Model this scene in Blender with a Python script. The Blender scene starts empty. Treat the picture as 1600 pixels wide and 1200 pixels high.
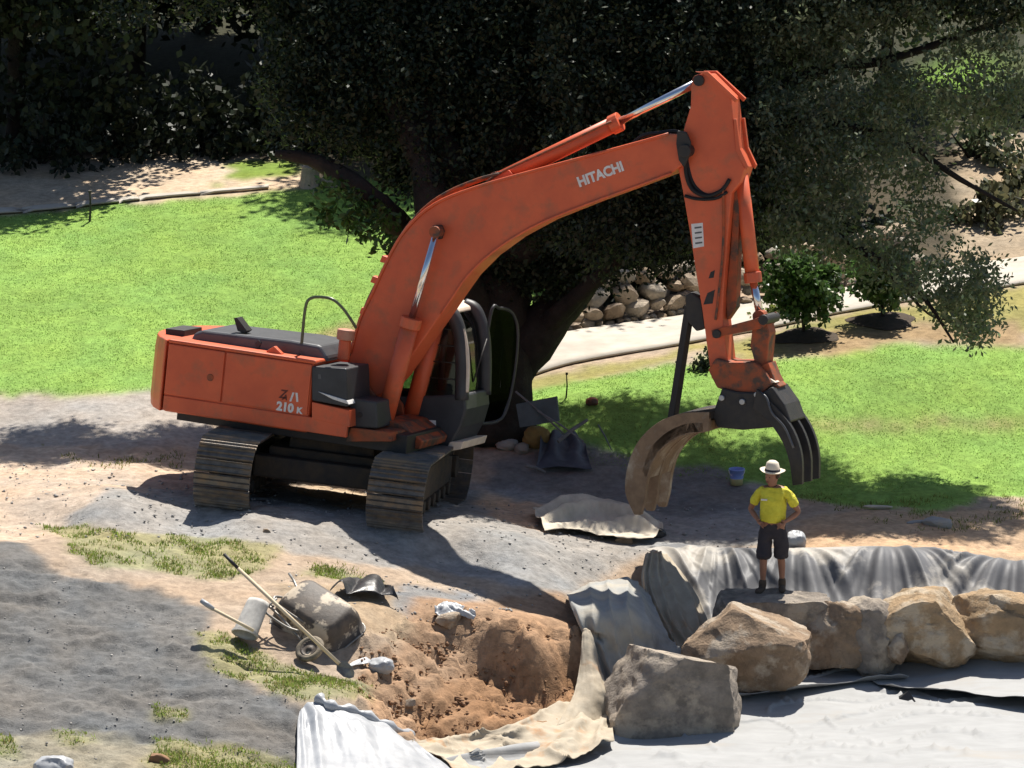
import bpy, bmesh, math, random
import numpy as np
from mathutils import Vector, Matrix
R = math.radians
random.seed(7); RNG = np.random.default_rng(7)
scene = bpy.context.scene
col = scene.collection

# ------------------------------------------------------------------ camera
F = 8960.0; PITCH = R(12); OPX = (521, 782)
RIGHT = Vector((1, 0, 0)); FWD = Vector((0, math.cos(PITCH), -math.sin(PITCH))); UP = Vector((0, math.sin(PITCH), math.cos(PITCH)))
CAM = -((OPX[0] - 800) / 112) * RIGHT - ((600 - OPX[1]) / 112) * UP - 80 * FWD
cam = bpy.data.cameras.new('camera'); camo = bpy.data.objects.new('camera', cam); col.objects.link(camo)
camo.location = CAM; camo.rotation_euler = (R(90) - PITCH, 0, 0)
cam.sensor_width = 36; cam.lens = 36 * F / 1600; cam.clip_start = 1; cam.clip_end = 2000
scene.camera = camo
scene.render.resolution_x = 1024; scene.render.resolution_y = 768

# ------------------------------------------------------------------ sky, sun, exposure
SUN_EL = R(58); SUN_AZ = R(19)
SD = Vector((math.sin(SUN_AZ) * math.cos(SUN_EL), math.cos(SUN_AZ) * math.cos(SUN_EL), math.sin(SUN_EL)))
w = bpy.data.worlds.new('World'); scene.world = w; w.use_nodes = True
nt = w.node_tree; sky = nt.nodes.new('ShaderNodeTexSky'); sky.sky_type = 'NISHITA'; sky.sun_disc = False
sky.sun_elevation = SUN_EL; sky.sun_rotation = SUN_AZ
nt.links.new(sky.outputs[0], nt.nodes['Background'].inputs[0]); nt.nodes['Background'].inputs[1].default_value = 0.065
sl = bpy.data.lights.new('sun', 'SUN'); sl.energy = 5.0; sl.angle = R(0.53); sl.color = (1, 0.95, 0.87)
so = bpy.data.objects.new('sun', sl); col.objects.link(so); so.rotation_euler = (-SD).to_track_quat('-Z', 'Y').to_euler()
scene.view_settings.view_transform = 'Standard'; scene.view_settings.look = 'None'
scene.view_settings.exposure = 0.75; scene.view_settings.gamma = 1

# ------------------------------------------------------------------ helpers
def tag(o, label=None, cat=None, group=None, kind=None):
    for k, v in (('label', label), ('category', cat), ('group', group), ('kind', kind)):
        if v: o[k] = v
    return o
def link(name, me, m=None, parent=None):
    o = bpy.data.objects.new(name, me); col.objects.link(o)
    if m is not None and not me.materials: me.materials.append(m)
    if parent is not None: o.parent = parent
    return o
def empty(name, loc=(0, 0, 0), parent=None):
    o = bpy.data.objects.new(name, None); col.objects.link(o); o.location = loc; o.empty_display_size = .2
    if parent is not None: o.parent = parent
    return o
def bm_obj(name, bm, m, parent=None, smooth=False, bevel=0, seg=2):
    me = bpy.data.meshes.new(name)
    bmesh.ops.recalc_face_normals(bm, faces=bm.faces[:])
    if smooth:
        for f in bm.faces: f.smooth = True
    bm.to_mesh(me); bm.free(); o = link(name, me, m, parent)
    if bevel:
        b = o.modifiers.new('bevel', 'BEVEL'); b.width = bevel; b.segments = seg; b.limit_method = 'ANGLE'; b.angle_limit = R(35)
    return o
def mesh_np(name, V, Fq, cols=None, smooth=False):
    V = np.asarray(V, np.float32); Fq = np.asarray(Fq, np.int32); k = Fq.shape[1]
    me = bpy.data.meshes.new(name); me.vertices.add(len(V)); me.vertices.foreach_set('co', V.ravel())
    me.loops.add(Fq.size); me.loops.foreach_set('vertex_index', Fq.ravel())
    me.polygons.add(len(Fq)); me.polygons.foreach_set('loop_start', np.arange(0, Fq.size, k, dtype=np.int32))
    if smooth: me.polygons.foreach_set('use_smooth', np.ones(len(Fq), bool))
    me.update(calc_edges=True)
    if cols is not None:
        a = me.color_attributes.new('Col', 'FLOAT_COLOR', 'POINT')
        c = np.ones((len(V), 4), np.float32); c[:, :3] = cols; a.data.foreach_set('color', c.ravel())
    return me
def add_box(bm, c, s, rot=None):
    c = Vector(c); r = bmesh.ops.create_cube(bm, size=1)
    for v in r['verts']:
        p = Vector((v.co.x * s[0], v.co.y * s[1], v.co.z * s[2]))
        v.co = (rot @ p if rot is not None else p) + c
def add_prism(bm, pts0, pts1):
    a = [bm.verts.new(p) for p in pts0]; b = [bm.verts.new(p) for p in pts1]; n = len(a)
    bm.faces.new(a); bm.faces.new(b[::-1])
    for i in range(n): bm.faces.new((a[i], b[i], b[(i + 1) % n], a[(i + 1) % n]))
def add_tube(bm, pts, rad, n=10, cap=True, flat=1.0):
    pts = [Vector(p) for p in pts]; rings = []
    rs = rad if isinstance(rad, (list, tuple)) else [rad] * len(pts)
    prev = None
    for i, p in enumerate(pts):
        t = (pts[min(i + 1, len(pts) - 1)] - pts[max(i - 1, 0)]).normalized()
        if prev is None:
            ref = Vector((0, 0, 1)) if abs(t.z) < .9 else Vector((1, 0, 0)); x = t.cross(ref).normalized()
        else: x = (prev - t * prev.dot(t)).normalized()
        prev = x; y = t.cross(x)
        rings.append([bm.verts.new(p + (x * math.cos(2 * math.pi * k / n) + y * flat * math.sin(2 * math.pi * k / n)) * rs[i]) for k in range(n)])
    for a, b in zip(rings, rings[1:]):
        for k in range(n): bm.faces.new((a[k], a[(k + 1) % n], b[(k + 1) % n], b[k]))
    if cap: bm.faces.new(rings[0][::-1]); bm.faces.new(rings[-1])
def tube_obj(name, pts, rad, m, parent=None, n=10):
    bm = bmesh.new(); add_tube(bm, pts, rad, n); return bm_obj(name, bm, m, parent, smooth=True)
def spline(pts, k=6):
    pts = [Vector(p) for p in pts]; out = []
    for i in range(len(pts) - 1):
        p0 = pts[max(i - 1, 0)]; p1 = pts[i]; p2 = pts[i + 1]; p3 = pts[min(i + 2, len(pts) - 1)]
        for j in range(k):
            t = j / k
            out.append(.5 * ((2 * p1) + (p2 - p0) * t + (2 * p0 - 5 * p1 + 4 * p2 - p3) * t * t + (3 * p1 - p0 - 3 * p2 + p3) * t ** 3))
    out.append(pts[-1]); return out

def mat(name, c1, c2=None, scale=6, rough=.7, bump=0, metal=0, bscale=None, spec=.3, c3=None, s3=1.5, t3=(.5, .65), coat=0, attr=None, coords='Object', stretch=None, trans=0):
    m = bpy.data.materials.new(name); m.use_nodes = True; n = m.node_tree.nodes; l = m.node_tree.links
    b = n['Principled BSDF']; b.inputs['Roughness'].default_value = rough; b.inputs['Metallic'].default_value = metal
    b.inputs['Specular IOR Level'].default_value = spec; b.inputs['Coat Weight'].default_value = coat
    tc = n.new('ShaderNodeTexCoord'); vec = n.new('ShaderNodeNewGeometry').outputs['Position'] if coords == 'World' else tc.outputs[coords]
    if stretch:
        mp = n.new('ShaderNodeMapping'); mp.inputs['Scale'].default_value = stretch; l.new(vec, mp.inputs[0]); vec = mp.outputs[0]
    def noise(s, d=6, r=.62):
        t = n.new('ShaderNodeTexNoise'); t.inputs['Scale'].default_value = s; t.inputs['Detail'].default_value = d; t.inputs['Roughness'].default_value = r
        l.new(vec, t.inputs['Vector']); return t
    def mix(kind, f, a, bb):
        x = n.new('ShaderNodeMix'); x.data_type = 'RGBA'; x.blend_type = kind
        for sock, val in ((x.inputs[0], f), (x.inputs[6], a), (x.inputs[7], bb)):
            if hasattr(val, 'is_linked'): l.new(val, sock)
            else: sock.default_value = val if not isinstance(val, tuple) else (*val, 1)
        return x.outputs[2]
    def ramp(sock, a, bb):
        r = n.new('ShaderNodeMapRange'); r.inputs[1].default_value = a; r.inputs[2].default_value = bb; l.new(sock, r.inputs[0]); return r.outputs[0]
    c = tuple(c1)
    t = noise(scale)
    if attr:
        at = n.new('ShaderNodeAttribute'); at.attribute_name = attr; c = at.outputs['Color']
        v = n.new('ShaderNodeMapRange'); v.inputs[1].default_value = .3; v.inputs[2].default_value = .7; v.inputs[3].default_value = 1 - (c2 or .25); v.inputs[4].default_value = 1 + (c2 or .25)
        l.new(t.outputs[0], v.inputs[0])
        h = n.new('ShaderNodeHueSaturation'); l.new(c, h.inputs['Color']); l.new(v.outputs[0], h.inputs['Value']); c = h.outputs[0]
    elif c2 is not None:
        c = mix('MIX', ramp(t.outputs[0], .35, .65), tuple(c1), tuple(c2))
    if c3 is not None:
        t3n = noise(s3); c = mix('MIX', ramp(t3n.outputs[0], *t3), c, tuple(c3))
    if hasattr(c, 'is_linked'): l.new(c, b.inputs['Base Color'])
    else: b.inputs['Base Color'].default_value = (*c, 1)
    if bump:
        bn = noise(bscale or scale * 3, 8, .7); bp = n.new('ShaderNodeBump'); bp.inputs['Strength'].default_value = 1; bp.inputs['Distance'].default_value = bump
        l.new(bn.outputs[0], bp.inputs['Height']); l.new(bp.outputs[0], b.inputs['Normal'])
    if trans:
        tr = n.new('ShaderNodeBsdfTranslucent'); ms = n.new('ShaderNodeMixShader'); ms.inputs[0].default_value = trans
        if hasattr(c, 'is_linked'): l.new(c, tr.inputs[0])
        else: tr.inputs[0].default_value = (*c, 1)
        l.new(b.outputs[0], ms.inputs[1]); l.new(tr.outputs[0], ms.inputs[2]); l.new(ms.outputs[0], n['Material Output'].inputs[0])
    return m
def glass_mat(name, tint, alpha):
    m = bpy.data.materials.new(name); m.use_nodes = True; n = m.node_tree.nodes; l = m.node_tree.links
    tr = n.new('ShaderNodeBsdfTransparent'); tr.inputs[0].default_value = (*tint, 1)
    gl = n.new('ShaderNodeBsdfGlossy'); gl.inputs['Roughness'].default_value = .05
    fr = n.new('ShaderNodeFresnel'); fr.inputs[0].default_value = 1.0 + .5 * alpha
    ms = n.new('ShaderNodeMixShader'); l.new(fr.outputs[0], ms.inputs[0]); l.new(tr.outputs[0], ms.inputs[1]); l.new(gl.outputs[0], ms.inputs[2])
    l.new(ms.outputs[0], n['Material Output'].inputs[0]); return m

def h2(i, j, s): 
    x = np.sin(i * 127.1 + j * 311.7 + s * 74.7) * 43758.5453; return x - np.floor(x)
def vnoise(x, y, s=0):
    xi = np.floor(x); yi = np.floor(y); fx = x - xi; fy = y - yi
    fx = fx * fx * (3 - 2 * fx); fy = fy * fy * (3 - 2 * fy)
    return (h2(xi, yi, s) * (1 - fx) + h2(xi + 1, yi, s) * fx) * (1 - fy) + (h2(xi, yi + 1, s) * (1 - fx) + h2(xi + 1, yi + 1, s) * fx) * fy
def fbm(x, y, s=0, o=4):
    t = 0; a = .5; 
    for k in range(o): t = t + a * vnoise(x, y, s + k); x = x * 2.03 + 5.1; y = y * 2.03 + 1.7; a *= .5
    return t
def inpoly(px, py, poly):
    r = np.zeros(np.shape(px), bool); n = len(poly)
    for i in range(n):
        x0, y0 = poly[i]; x1, y1 = poly[(i + 1) % n]
        if y0 == y1: continue
        c = ((py < y0) != (py < y1)) & (px < (x1 - x0) * (py - y0) / (y1 - y0) + x0); r ^= c
    return r

# photograph coordinates (1600 x 1200) to the world and back, for surveying positions
def ray(px, py): return RIGHT * ((px - 800) / F) + UP * ((600 - py) / F) + FWD
def at(px, py, Y):
    d = ray(px, py); return CAM + d * ((Y - CAM.y) / d.y)
def proj(x, y, z):
    dx = x - CAM.x; dy = y - CAM.y; dz = z - CAM.z
    zc = dy * FWD.y + dz * FWD.z; yc = dy * UP.y + dz * UP.z
    return 800 + F * dx / zc, 600 - F * yc / zc

# ------------------------------------------------------------------ terrain heights
TC = [(-300,640,5),(0,630,5),(230,622,5),(0,560,7.2),(300,560,7.2),(0,470,10.3),(300,470,10.3),(600,480,10),(-300,328,16),(0,328,16),(230,308,16.4),(460,288,17),(700,300,16.5),
 (0,250,19.5),(400,245,19.5),(800,250,19.5),(-500,100,27),(0,100,27),(600,100,27),(-300,0,33),(600,0,33),(0,684,3.3),(230,690,3),(0,737,1),(200,762,0),
 (830,640,5),(1000,620,5.2),(1200,600,5.8),(1400,590,6.4),(1600,580,7),(820,595,7),(1100,536,8.5),(1302,493,9.8),(1421,472,10.6),(1600,445,11.6),(1900,400,13.5),
 (885,522,9.8),(1070,496,10.8),(1305,456,12),(1435,431,13),(1600,405,14),(1900,360,16),(1000,458,11.9),(1070,440,12.2),(900,480,11.2),(1200,405,14.5),(1550,330,16.5),(1550,250,19),(1500,150,23),(1600,0,30),(1200,250,20),(1900,200,22),
 (1000,772,2.2),(1200,762,2.7),(1600,772,2.8),(1400,692,4.6),(1000,692,4),(1600,684,5),(900,832,-.2),(1000,842,-.3),(1200,847,-.5),(1600,862,-.5),
 (1010,868,-1.2),(1250,868,-1.2),(1400,871,-1.2),(1600,892,-1.3),(1900,902,-1.3),(1060,1002,-2.6),(1250,1030,-3),(1400,1030,-3),(1600,1027,-3),(1900,1027,-3),
 (1000,1150,-6.6),(1200,1092,-4.9),(1600,1092,-4.9),(1200,1200,-8.3),(1600,1200,-8.3),(1000,1200,-8.3),(1900,1100,-5),(1400,1300,-11.5),(800,1200,-8.2),(1900,1300,-11.5),
 (690,965,-5.3),(760,985,-5.45),(830,1005,-5.6),(892,992,-5.05),(880,935,-3.45),(860,965,-4.4),(790,955,-4.5),(760,1045,-5.65),(830,1080,-5.82),(895,1070,-5.3),(700,1070,-6.5),(760,1110,-6.9),(850,1125,-6.6),(600,1110,-7.9),(650,1165,-8.0),
 (600,950,-5.6),(560,1000,-6.8),(620,1020,-6.6),(560,1075,-8.3),(500,1090,-8.9),(703,882,-2.6),(868,937,-3.6),(620,847,-2.4),(300,822,-2.3),(100,822,-2.5),
 (400,882,-4.2),(250,900,-4.8),(550,917,-4.6),(430,960,-6.2),(430,1050,-7.8),(540,1050,-7.4),(350,1000,-7.2),(300,950,-6),
 (0,850,-4.3),(0,900,-5.3),(150,900,-5.1),(0,1000,-7.3),(150,1000,-7.2),(0,1100,-9.3),(200,1100,-9.2),(350,1080,-8.9),(0,1190,-11),(250,1190,-11),(450,1150,-9.9),(470,1200,-10.8),(0,1400,-15),(500,1400,-15),(-300,900,-5),(-300,1100,-9.5),(-300,1300,-14),
 (950,1090,-5.3),(1010,1068,-4.8)]
ROLL, BACK = R(6), R(5.0)
MROT = (Matrix.Rotation(ROLL, 3, 'Y') @ Matrix.Rotation(-BACK, 3, 'X'))
CP = [tuple(at(*c)) for c in TC]
for a in (-3, -1.2, 0, 1.2, 2.4):
    for b in (-2.2, -.7, .8, 2.2):
        p = MROT @ Vector((a, b, 0)); CP.append((p.x, p.y, p.z))
CP = np.array(CP)
def kern(d2): return np.sqrt(d2 + .06)
_n = len(CP); _d2 = ((CP[:, None, :2] - CP[None, :, :2]) ** 2).sum(-1)
_A = np.zeros((_n + 3, _n + 3)); _A[:_n, :_n] = kern(_d2) - np.eye(_n) * .03; _A[:_n, _n] = 1; _A[:_n, _n + 1:] = CP[:, :2]; _A[_n:, :_n] = _A[:_n, _n:].T
_W = np.linalg.solve(_A, np.r_[CP[:, 2], 0, 0, 0])
def gz(x, y):
    x = np.atleast_1d(np.asarray(x, float)); y = np.atleast_1d(np.asarray(y, float)); sh = x.shape
    xf = np.clip(x.ravel(), -11, 17); yf = np.clip(y.ravel(), -16, 34); out = np.empty(xf.size)
    for i in range(0, xf.size, 20000):
        a = xf[i:i + 20000]; b = yf[i:i + 20000]
        out[i:i + 20000] = kern((a[:, None] - CP[:, 0]) ** 2 + (b[:, None] - CP[:, 1]) ** 2) @ _W[:_n] + _W[_n] + a * _W[_n + 1] + b * _W[_n + 2]
    return out.reshape(sh)
def g1(x, y): return float(gz(x, y)[0])
_YS = np.concatenate([np.arange(-16, 12, .05), np.arange(12, 40, .2)])
def G(px, py, dz=0.0):
    d = ray(px, py); t = (_YS - CAM.y) / d.y; xs = CAM.x + d.x * t; zs = CAM.z + d.z * t
    below = (zs - gz(xs, _YS)) < 0; i = int(np.argmax(below)) if below.any() else len(_YS) - 1
    lo, hi = _YS[max(i - 1, 0)], _YS[i]
    for _ in range(8):
        md = (lo + hi) / 2; p = at(px, py, md)
        if p.z < g1(p.x, p.y): hi = md
        else: lo = md
    p = at(px, py, hi); return Vector((p.x, p.y, g1(p.x, p.y) + dz))
def A(px, py, Y=None, dz=.03): return at(px, py, Y) if Y is not None else G(px, py, dz)

# ------------------------------------------------------------------ ground sheet
GRASS = [[(-900,336),(0,338),(230,318),(460,300),(560,285),(900,285),(860,500),(810,600),(800,660),(300,640),(235,612),(0,617),(-900,625)],
         [(800,612),(1100,560),(1200,566),(1300,552),(1420,536),(1600,545),(2200,520),(2200,760),(1600,775),(1450,800),(1300,785),(1120,750),(1000,735),(900,715),(800,690)]]
PATCH = [[(60,822),(230,828),(430,850),(425,885),(330,905),(150,888)], [(300,990),(350,995),(420,1035),(520,1060),(590,1070),(570,1092),(450,1085),(345,1055)],
         [(500,885),(620,905),(600,920),(480,900)], [(240,1106),(300,1112),(290,1130),(250,1125)], [(230,1150),(360,1165),(480,1190),(480,1240),(240,1230)], [(-100,1140),(20,1150),(30,1180),(-100,1190)],[(90,1140),(150,1150),(140,1165),(100,1162)]]
def col_regions(x, y, z):
    px, py = proj(x, y, z)
    wx = px + (fbm(x * 1.7, y * 1.7, 3) - .47) * 60 + (fbm(x * 9, y * 9, 5) - .47) * 26
    wy = py + (fbm(x * 1.7, y * 1.7, 11) - .47) * 22 + (fbm(x * 9, y * 9, 15) - .47) * 10
    C = np.empty(x.shape + (3,)); C[:] = (.37, .285, .21)
    def put(poly, c, w1=wx, w2=wy):
        C[inpoly(w1, w2, poly)] = c
    lawn = (.205, .33, .075); dry = (.26, .235, .085)
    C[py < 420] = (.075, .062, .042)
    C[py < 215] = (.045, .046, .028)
    put([(-900,340),(0,335),(240,316),(470,296),(470,240),(300,240),(-900,300)], (.50, .39, .28))
    put([(340,285),(460,270),(460,240),(360,255)], (.16, .22, .04))
    put([(1430,160),(1560,130),(1560,90),(1430,110)], (.15, .26, .04))
    put([(1480,460),(1490,360),(1500,210),(1900,180),(1900,420)], (.34, .27, .19))
    for p in GRASS: put(p, lawn)
    put([(800,600),(1100,538),(1302,495),(1421,474),(1600,447),(2200,400),(2200,500),(1600,520),(1430,520),(1300,545),(1190,560),(1090,552),(820,612)], dry)
    put([(1180,545),(1300,552),(1430,530),(1600,540),(1600,500),(1400,500),(1280,520)], (.29, .21, .12))
    put([(1250,652),(1400,656),(1600,655),(1800,655),(1800,664),(1400,668),(1250,664)], (.27, .22, .11))
    put([(-900,620),(0,622),(250,612),(330,650),(330,700),(0,700),(-900,705)], (.33, .295, .26))
    put([(-900,700),(0,690),(320,720),(330,780),(170,775),(100,840),(-900,850)], (.45, .35, .265))
    # machine pad, grey fines
    put([(160,762),(320,770),(700,760),(960,740),(1200,760),(1230,850),(1000,870),(960,900),(880,935),(700,890),(560,880),(400,850),(250,835),(100,830)], (.29, .272, .25))
    put([(900,690),(1130,740),(1210,800),(1000,800),(760,760),(760,720)], (.20, .187, .172))  # pad grey again, darkened to paint in the tree's shade
    put([(470,745),(580,755),(575,800),(470,775)], (.52, .38, .25))
    put([(740,765),(860,790),(850,830),(760,800)], (.55, .39, .27))
    put([(1230,830),(1300,800),(1900,790),(1900,880),(1450,868),(1240,868)], (.48, .33, .21))
    # dark weed mat on the left mound
    put([(-900,845),(40,845),(100,900),(250,920),(330,960),(320,990),(350,1050),(440,1090),(480,1110),(470,1260),(-900,1300)], (.150, .145, .138), px + (fbm(x * 5, y * 5, 9) - .47) * 30, py + (fbm(x * 5, y * 5, 19) - .47) * 20)
    put([(-100,1150),(150,1140),(330,1175),(480,1190),(480,1300),(-100,1300)], (.27, .24, .18))
    put([(545,930),(640,920),(760,925),(745,960),(640,1000),(545,960)], (.21, .21, .21))
    # brown cut bank of the excavation, its sunlit tops coloured lighter than the lower face
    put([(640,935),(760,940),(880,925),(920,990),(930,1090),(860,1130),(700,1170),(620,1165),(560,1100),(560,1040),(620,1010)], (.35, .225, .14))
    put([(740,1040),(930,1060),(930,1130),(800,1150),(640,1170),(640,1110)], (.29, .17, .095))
    put([(430,905),(620,930),(640,1000),(560,1000),(450,1000)], (.35, .265, .18))
    for p in PATCH: put(p, (.27, .25, .14))
    # the worn turf patch behind the machine
    put([(470,520),(560,500),(640,560),(560,610),(470,600)], (.30, .26, .11))
    big = fbm(x * .6, y * .6, 31, 5); C *= (.86 + .30 * big)[..., None]
    return C, px, py
def grid_axis(segs):
    out = []
    for a, b, s in segs: out.append(np.arange(a, b - 1e-6, s))
    out.append([segs[-1][1]]); return np.concatenate(out)
gx = grid_axis([(-300,-60,40),(-60,-12,4),(-12,-6,.4),(-6,11,.048),(11,17,.3),(17,60,4),(60,300,40)])
gy = grid_axis([(-60,-15,5),(-15,-11.5,.25),(-11.5,4,.048),(4,20,.11),(20,40,.5),(40,400,40)])
X, Y = np.meshgrid(gx, gy); Zb = gz(X, Y)
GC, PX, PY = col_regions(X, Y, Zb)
for _ in range(3):
    for ax in (0, 1):
        GC = (np.roll(GC, 1, ax) + 2 * GC + np.roll(GC, -1, ax)) / 4
GC *= (.80 + .42 * fbm(X * 4.5, Y * 4.5, 33, 4))[..., None]
GC = GC * (1 + (fbm(X * 1.3 + 9, Y * 1.3, 37) - .47)[..., None] * np.array((.30, .10, -.12)))
rough = np.where((X > -8) & (X < 13) & (Y < 3.2), 1.0, .25)
pit = inpoly(PX, PY, [(560,1000),(690,955),(920,990),(940,1100),(860,1140),(640,1175),(560,1110)])
mound = inpoly(PX, PY, [(-900,845),(100,880),(330,980),(480,1110),(470,1400),(-900,1400)])
Z = Zb + rough * ((fbm(X * 2.5, Y * 2.5, 40) - .47) * .09 + (fbm(X * 11, Y * 11, 44) - .47) * .03)
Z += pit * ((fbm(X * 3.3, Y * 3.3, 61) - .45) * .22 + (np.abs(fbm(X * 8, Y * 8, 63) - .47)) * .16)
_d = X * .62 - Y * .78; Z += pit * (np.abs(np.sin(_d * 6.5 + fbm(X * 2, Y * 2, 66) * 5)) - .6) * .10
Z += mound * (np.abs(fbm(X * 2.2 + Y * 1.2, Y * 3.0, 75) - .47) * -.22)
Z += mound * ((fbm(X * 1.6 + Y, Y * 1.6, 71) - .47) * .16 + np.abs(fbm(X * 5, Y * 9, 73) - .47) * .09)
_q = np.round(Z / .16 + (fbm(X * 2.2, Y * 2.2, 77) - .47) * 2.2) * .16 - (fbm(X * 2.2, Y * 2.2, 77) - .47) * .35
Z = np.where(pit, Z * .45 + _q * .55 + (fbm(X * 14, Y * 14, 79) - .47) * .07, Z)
pond = inpoly(PX, PY, [(985,1105),(1150,1078),(1260,1062),(1400,1045),(1900,1030),(1900,1400),(560,1400),(690,1205),(930,1150)])
Z = Z - pond * .10
ny, nx = X.shape; idx = np.arange(nx * ny).reshape(ny, nx)
Fq = np.stack([idx[:-1, :-1], idx[:-1, 1:], idx[1:, 1:], idx[1:, :-1]], -1).reshape(-1, 4)
M_ground = mat('ground_soil', (.3, .3, .3), 0.26, 9, .95, .022, attr='Col', bscale=22, spec=.1)
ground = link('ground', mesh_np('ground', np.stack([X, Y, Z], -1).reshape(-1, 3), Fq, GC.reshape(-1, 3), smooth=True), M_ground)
tag(ground, kind='structure')

def loft(name, rows, m, ns=40, nt=30, fold=None, namp=.02, nsc=6, seed=0, parent=None, thick=.006):
    """a draped sheet through rows of surveyed points"""
    Rw = [spline([A(*p) if not isinstance(p, Vector) else p for p in r], 12) for r in rows]
    def samp(l, s):
        f = s * (len(l) - 1); i = min(int(f), len(l) - 2); return l[i].lerp(l[i + 1], f - i)
    V = np.zeros((nt, ns, 3))
    for j in range(ns):
        c = spline([samp(r, j / (ns - 1)) for r in Rw], 12)
        for i in range(nt): V[i, j] = samp(c, i / (nt - 1))
    S, T = np.meshgrid(np.linspace(0, 1, ns), np.linspace(0, 1, nt))
    du = np.gradient(V, axis=1); dv = np.gradient(V, axis=0); N = np.cross(du, dv); N /= np.linalg.norm(N, axis=-1, keepdims=True) + 1e-9
    N[N[..., 2] < 0] *= -1
    D = (fbm(V[..., 0] * nsc, V[..., 1] * nsc + V[..., 2] * nsc, seed) - .47) * namp * 2
    if fold is not None: D = D + fold(S, T, V)
    V = V + N * D[..., None]
    idx = np.arange(ns * nt).reshape(nt, ns)
    Fq = np.stack([idx[:-1, :-1], idx[:-1, 1:], idx[1:, 1:], idx[1:, :-1]], -1).reshape(-1, 4)
    o = link(name, mesh_np(name, V.reshape(-1, 3), Fq, smooth=True), m, parent)
    if thick: sm = o.modifiers.new('thickness', 'SOLIDIFY'); sm.thickness = thick
    return o

# ------------------------------------------------------------------ paved path and kerb line
M_path = mat('concrete_path', (.52, .47, .40), (.42, .38, .32), 3, .9, .004, c3=(.36, .32, .27), s3=.9, t3=(.5, .75))
def strip(name, up, low, m, dz, ns=60, nt=8):
    U = spline([G(*p) for p in up], 10); L = spline([G(*p) for p in low], 10); V = []
    for i in range(nt):
        for j in range(ns):
            f = j / (ns - 1); a = U[min(int(f * (len(U) - 1)), len(U) - 1)]; b = L[min(int(f * (len(L) - 1)), len(L) - 1)]
            p = a.lerp(b, i / (nt - 1)); V.append((p.x, p.y, 0))
    V = np.array(V); V[:, 2] = gz(V[:, 0], V[:, 1]) + dz
    idx = np.arange(ns * nt).reshape(nt, ns); Fq = np.stack([idx[:-1, :-1], idx[:-1, 1:], idx[1:, 1:], idx[1:, :-1]], -1).reshape(-1, 4)
    o = link(name, mesh_np(name, V, Fq, smooth=True), m); s = o.modifiers.new('thickness', 'SOLIDIFY'); s.thickness = .03; return tag(o, kind='structure')
strip('path', [(740,548),(885,522),(1070,496),(1305,456),(1435,431),(1600,405),(1800,375)], [(740,612),(882,573),(1060,541),(1205,514),(1302,493),(1421,472),(1600,445),(1800,412)], M_path, .02)
strip('kerb', [(-500,329),(-200,329),(0,329),(160,316),(240,308),(420,293)], [(-500,338),(-200,338),(0,336),(160,321),(240,312),(420,296)], M_path, .025)

# ------------------------------------------------------------------ grass blades
def blades(name, pts, hmin, hmax, wd, cols, label, seed=1):
    rg = np.random.default_rng(seed); n = len(pts); a = rg.uniform(0, 2 * np.pi, n); h = rg.uniform(hmin, hmax, n) ; lean = rg.normal(0, .45, (n, 2)) * h[:, None]
    d = np.stack([np.cos(a), np.sin(a), np.zeros(n)], -1) * wd * rg.uniform(.6, 1.3, n)[:, None]
    V = np.stack([pts - d, pts + d, pts + np.c_[lean, h]], 1).reshape(-1, 3); c = np.repeat(cols, 3, 0)
    o = link(name, mesh_np(name, V, np.arange(3 * n).reshape(-1, 3), c), M_blade); return tag(o, label, 'grass', kind='stuff')
M_blade = mat('grass_blade', (.1, .2, .03), .2, 3, .6, 0, attr='Col', spec=.2, trans=.45)
def scatter(n, x0, x1, y0, y1, polys, seed, warp=24):
    rg = np.random.default_rng(seed); x = rg.uniform(x0, x1, n); y = rg.uniform(y0, y1, n); z = gz(x, y); px, py = proj(x, y, z)
    wx = px + (fbm(x * 1.7, y * 1.7, 3) - .47) * 60 + (fbm(x * 9, y * 9, 5) - .47) * 26; wy = py + (fbm(x * 1.7, y * 1.7, 11) - .47) * 22 + (fbm(x * 9, y * 9, 15) - .47) * 10
    k = np.zeros(n, bool)
    for p in polys: k |= inpoly(wx, wy, p)
    k &= (px > -60) & (px < 1660) & (py < 1240)
    return np.stack([x, y, z], -1)[k], rg
NOTGRASS = [[(-900,620),(0,622),(250,612),(330,650),(330,700),(-900,705)], [(470,520),(560,500),(640,560),(560,610),(470,600)]]
lp, rg = scatter(260000, -6, 13, 1.8, 18, GRASS, 3)
_px, _py = proj(lp[:, 0], lp[:, 1], lp[:, 2])
lp = lp[~(inpoly(_px, _py, [(740,548),(885,522),(1070,496),(1305,456),(1435,431),(1800,375),(1800,500),(1600,530),(1421,525),(1302,550),(1205,562),(1060,556),(820,616),(740,620)]) | inpoly(_px, _py, NOTGRASS[0]))]
bn = fbm(lp[:, 0] * .8, lp[:, 1] * .8, 31) ; lc = np.array((.21, .335, .075)) * (.86 + .3 * bn + rg.uniform(-.12, .12, len(lp)))[:, None]; yl = rg.random(len(lp)) < .05; lc[yl] = (.3, .3, .1)
blades('lawn_grass', lp, .005, .02, .009, lc, 'short bright green lawn around the digging site')
tp, rg = scatter(420000, -6, 3, -12, -1.5, PATCH, 4)
keep = rg.random(len(tp)) < np.clip((fbm(tp[:, 0] * 3, tp[:, 1] * 3, 90) - .34) * 2.4, 0, .7); tp = tp[keep]
tc = np.array((.22, .30, .06)) * rg.uniform(.5, 1.3, len(tp))[:, None]; yl = rg.random(len(tp)) < .25; tc[yl] = np.array((.38, .33, .13)) * .8
blades('weedy_grass', tp, .012, .06, .009, tc, 'straggly weedy grass growing on the bare soil near the wheelbarrow', 5)
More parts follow.
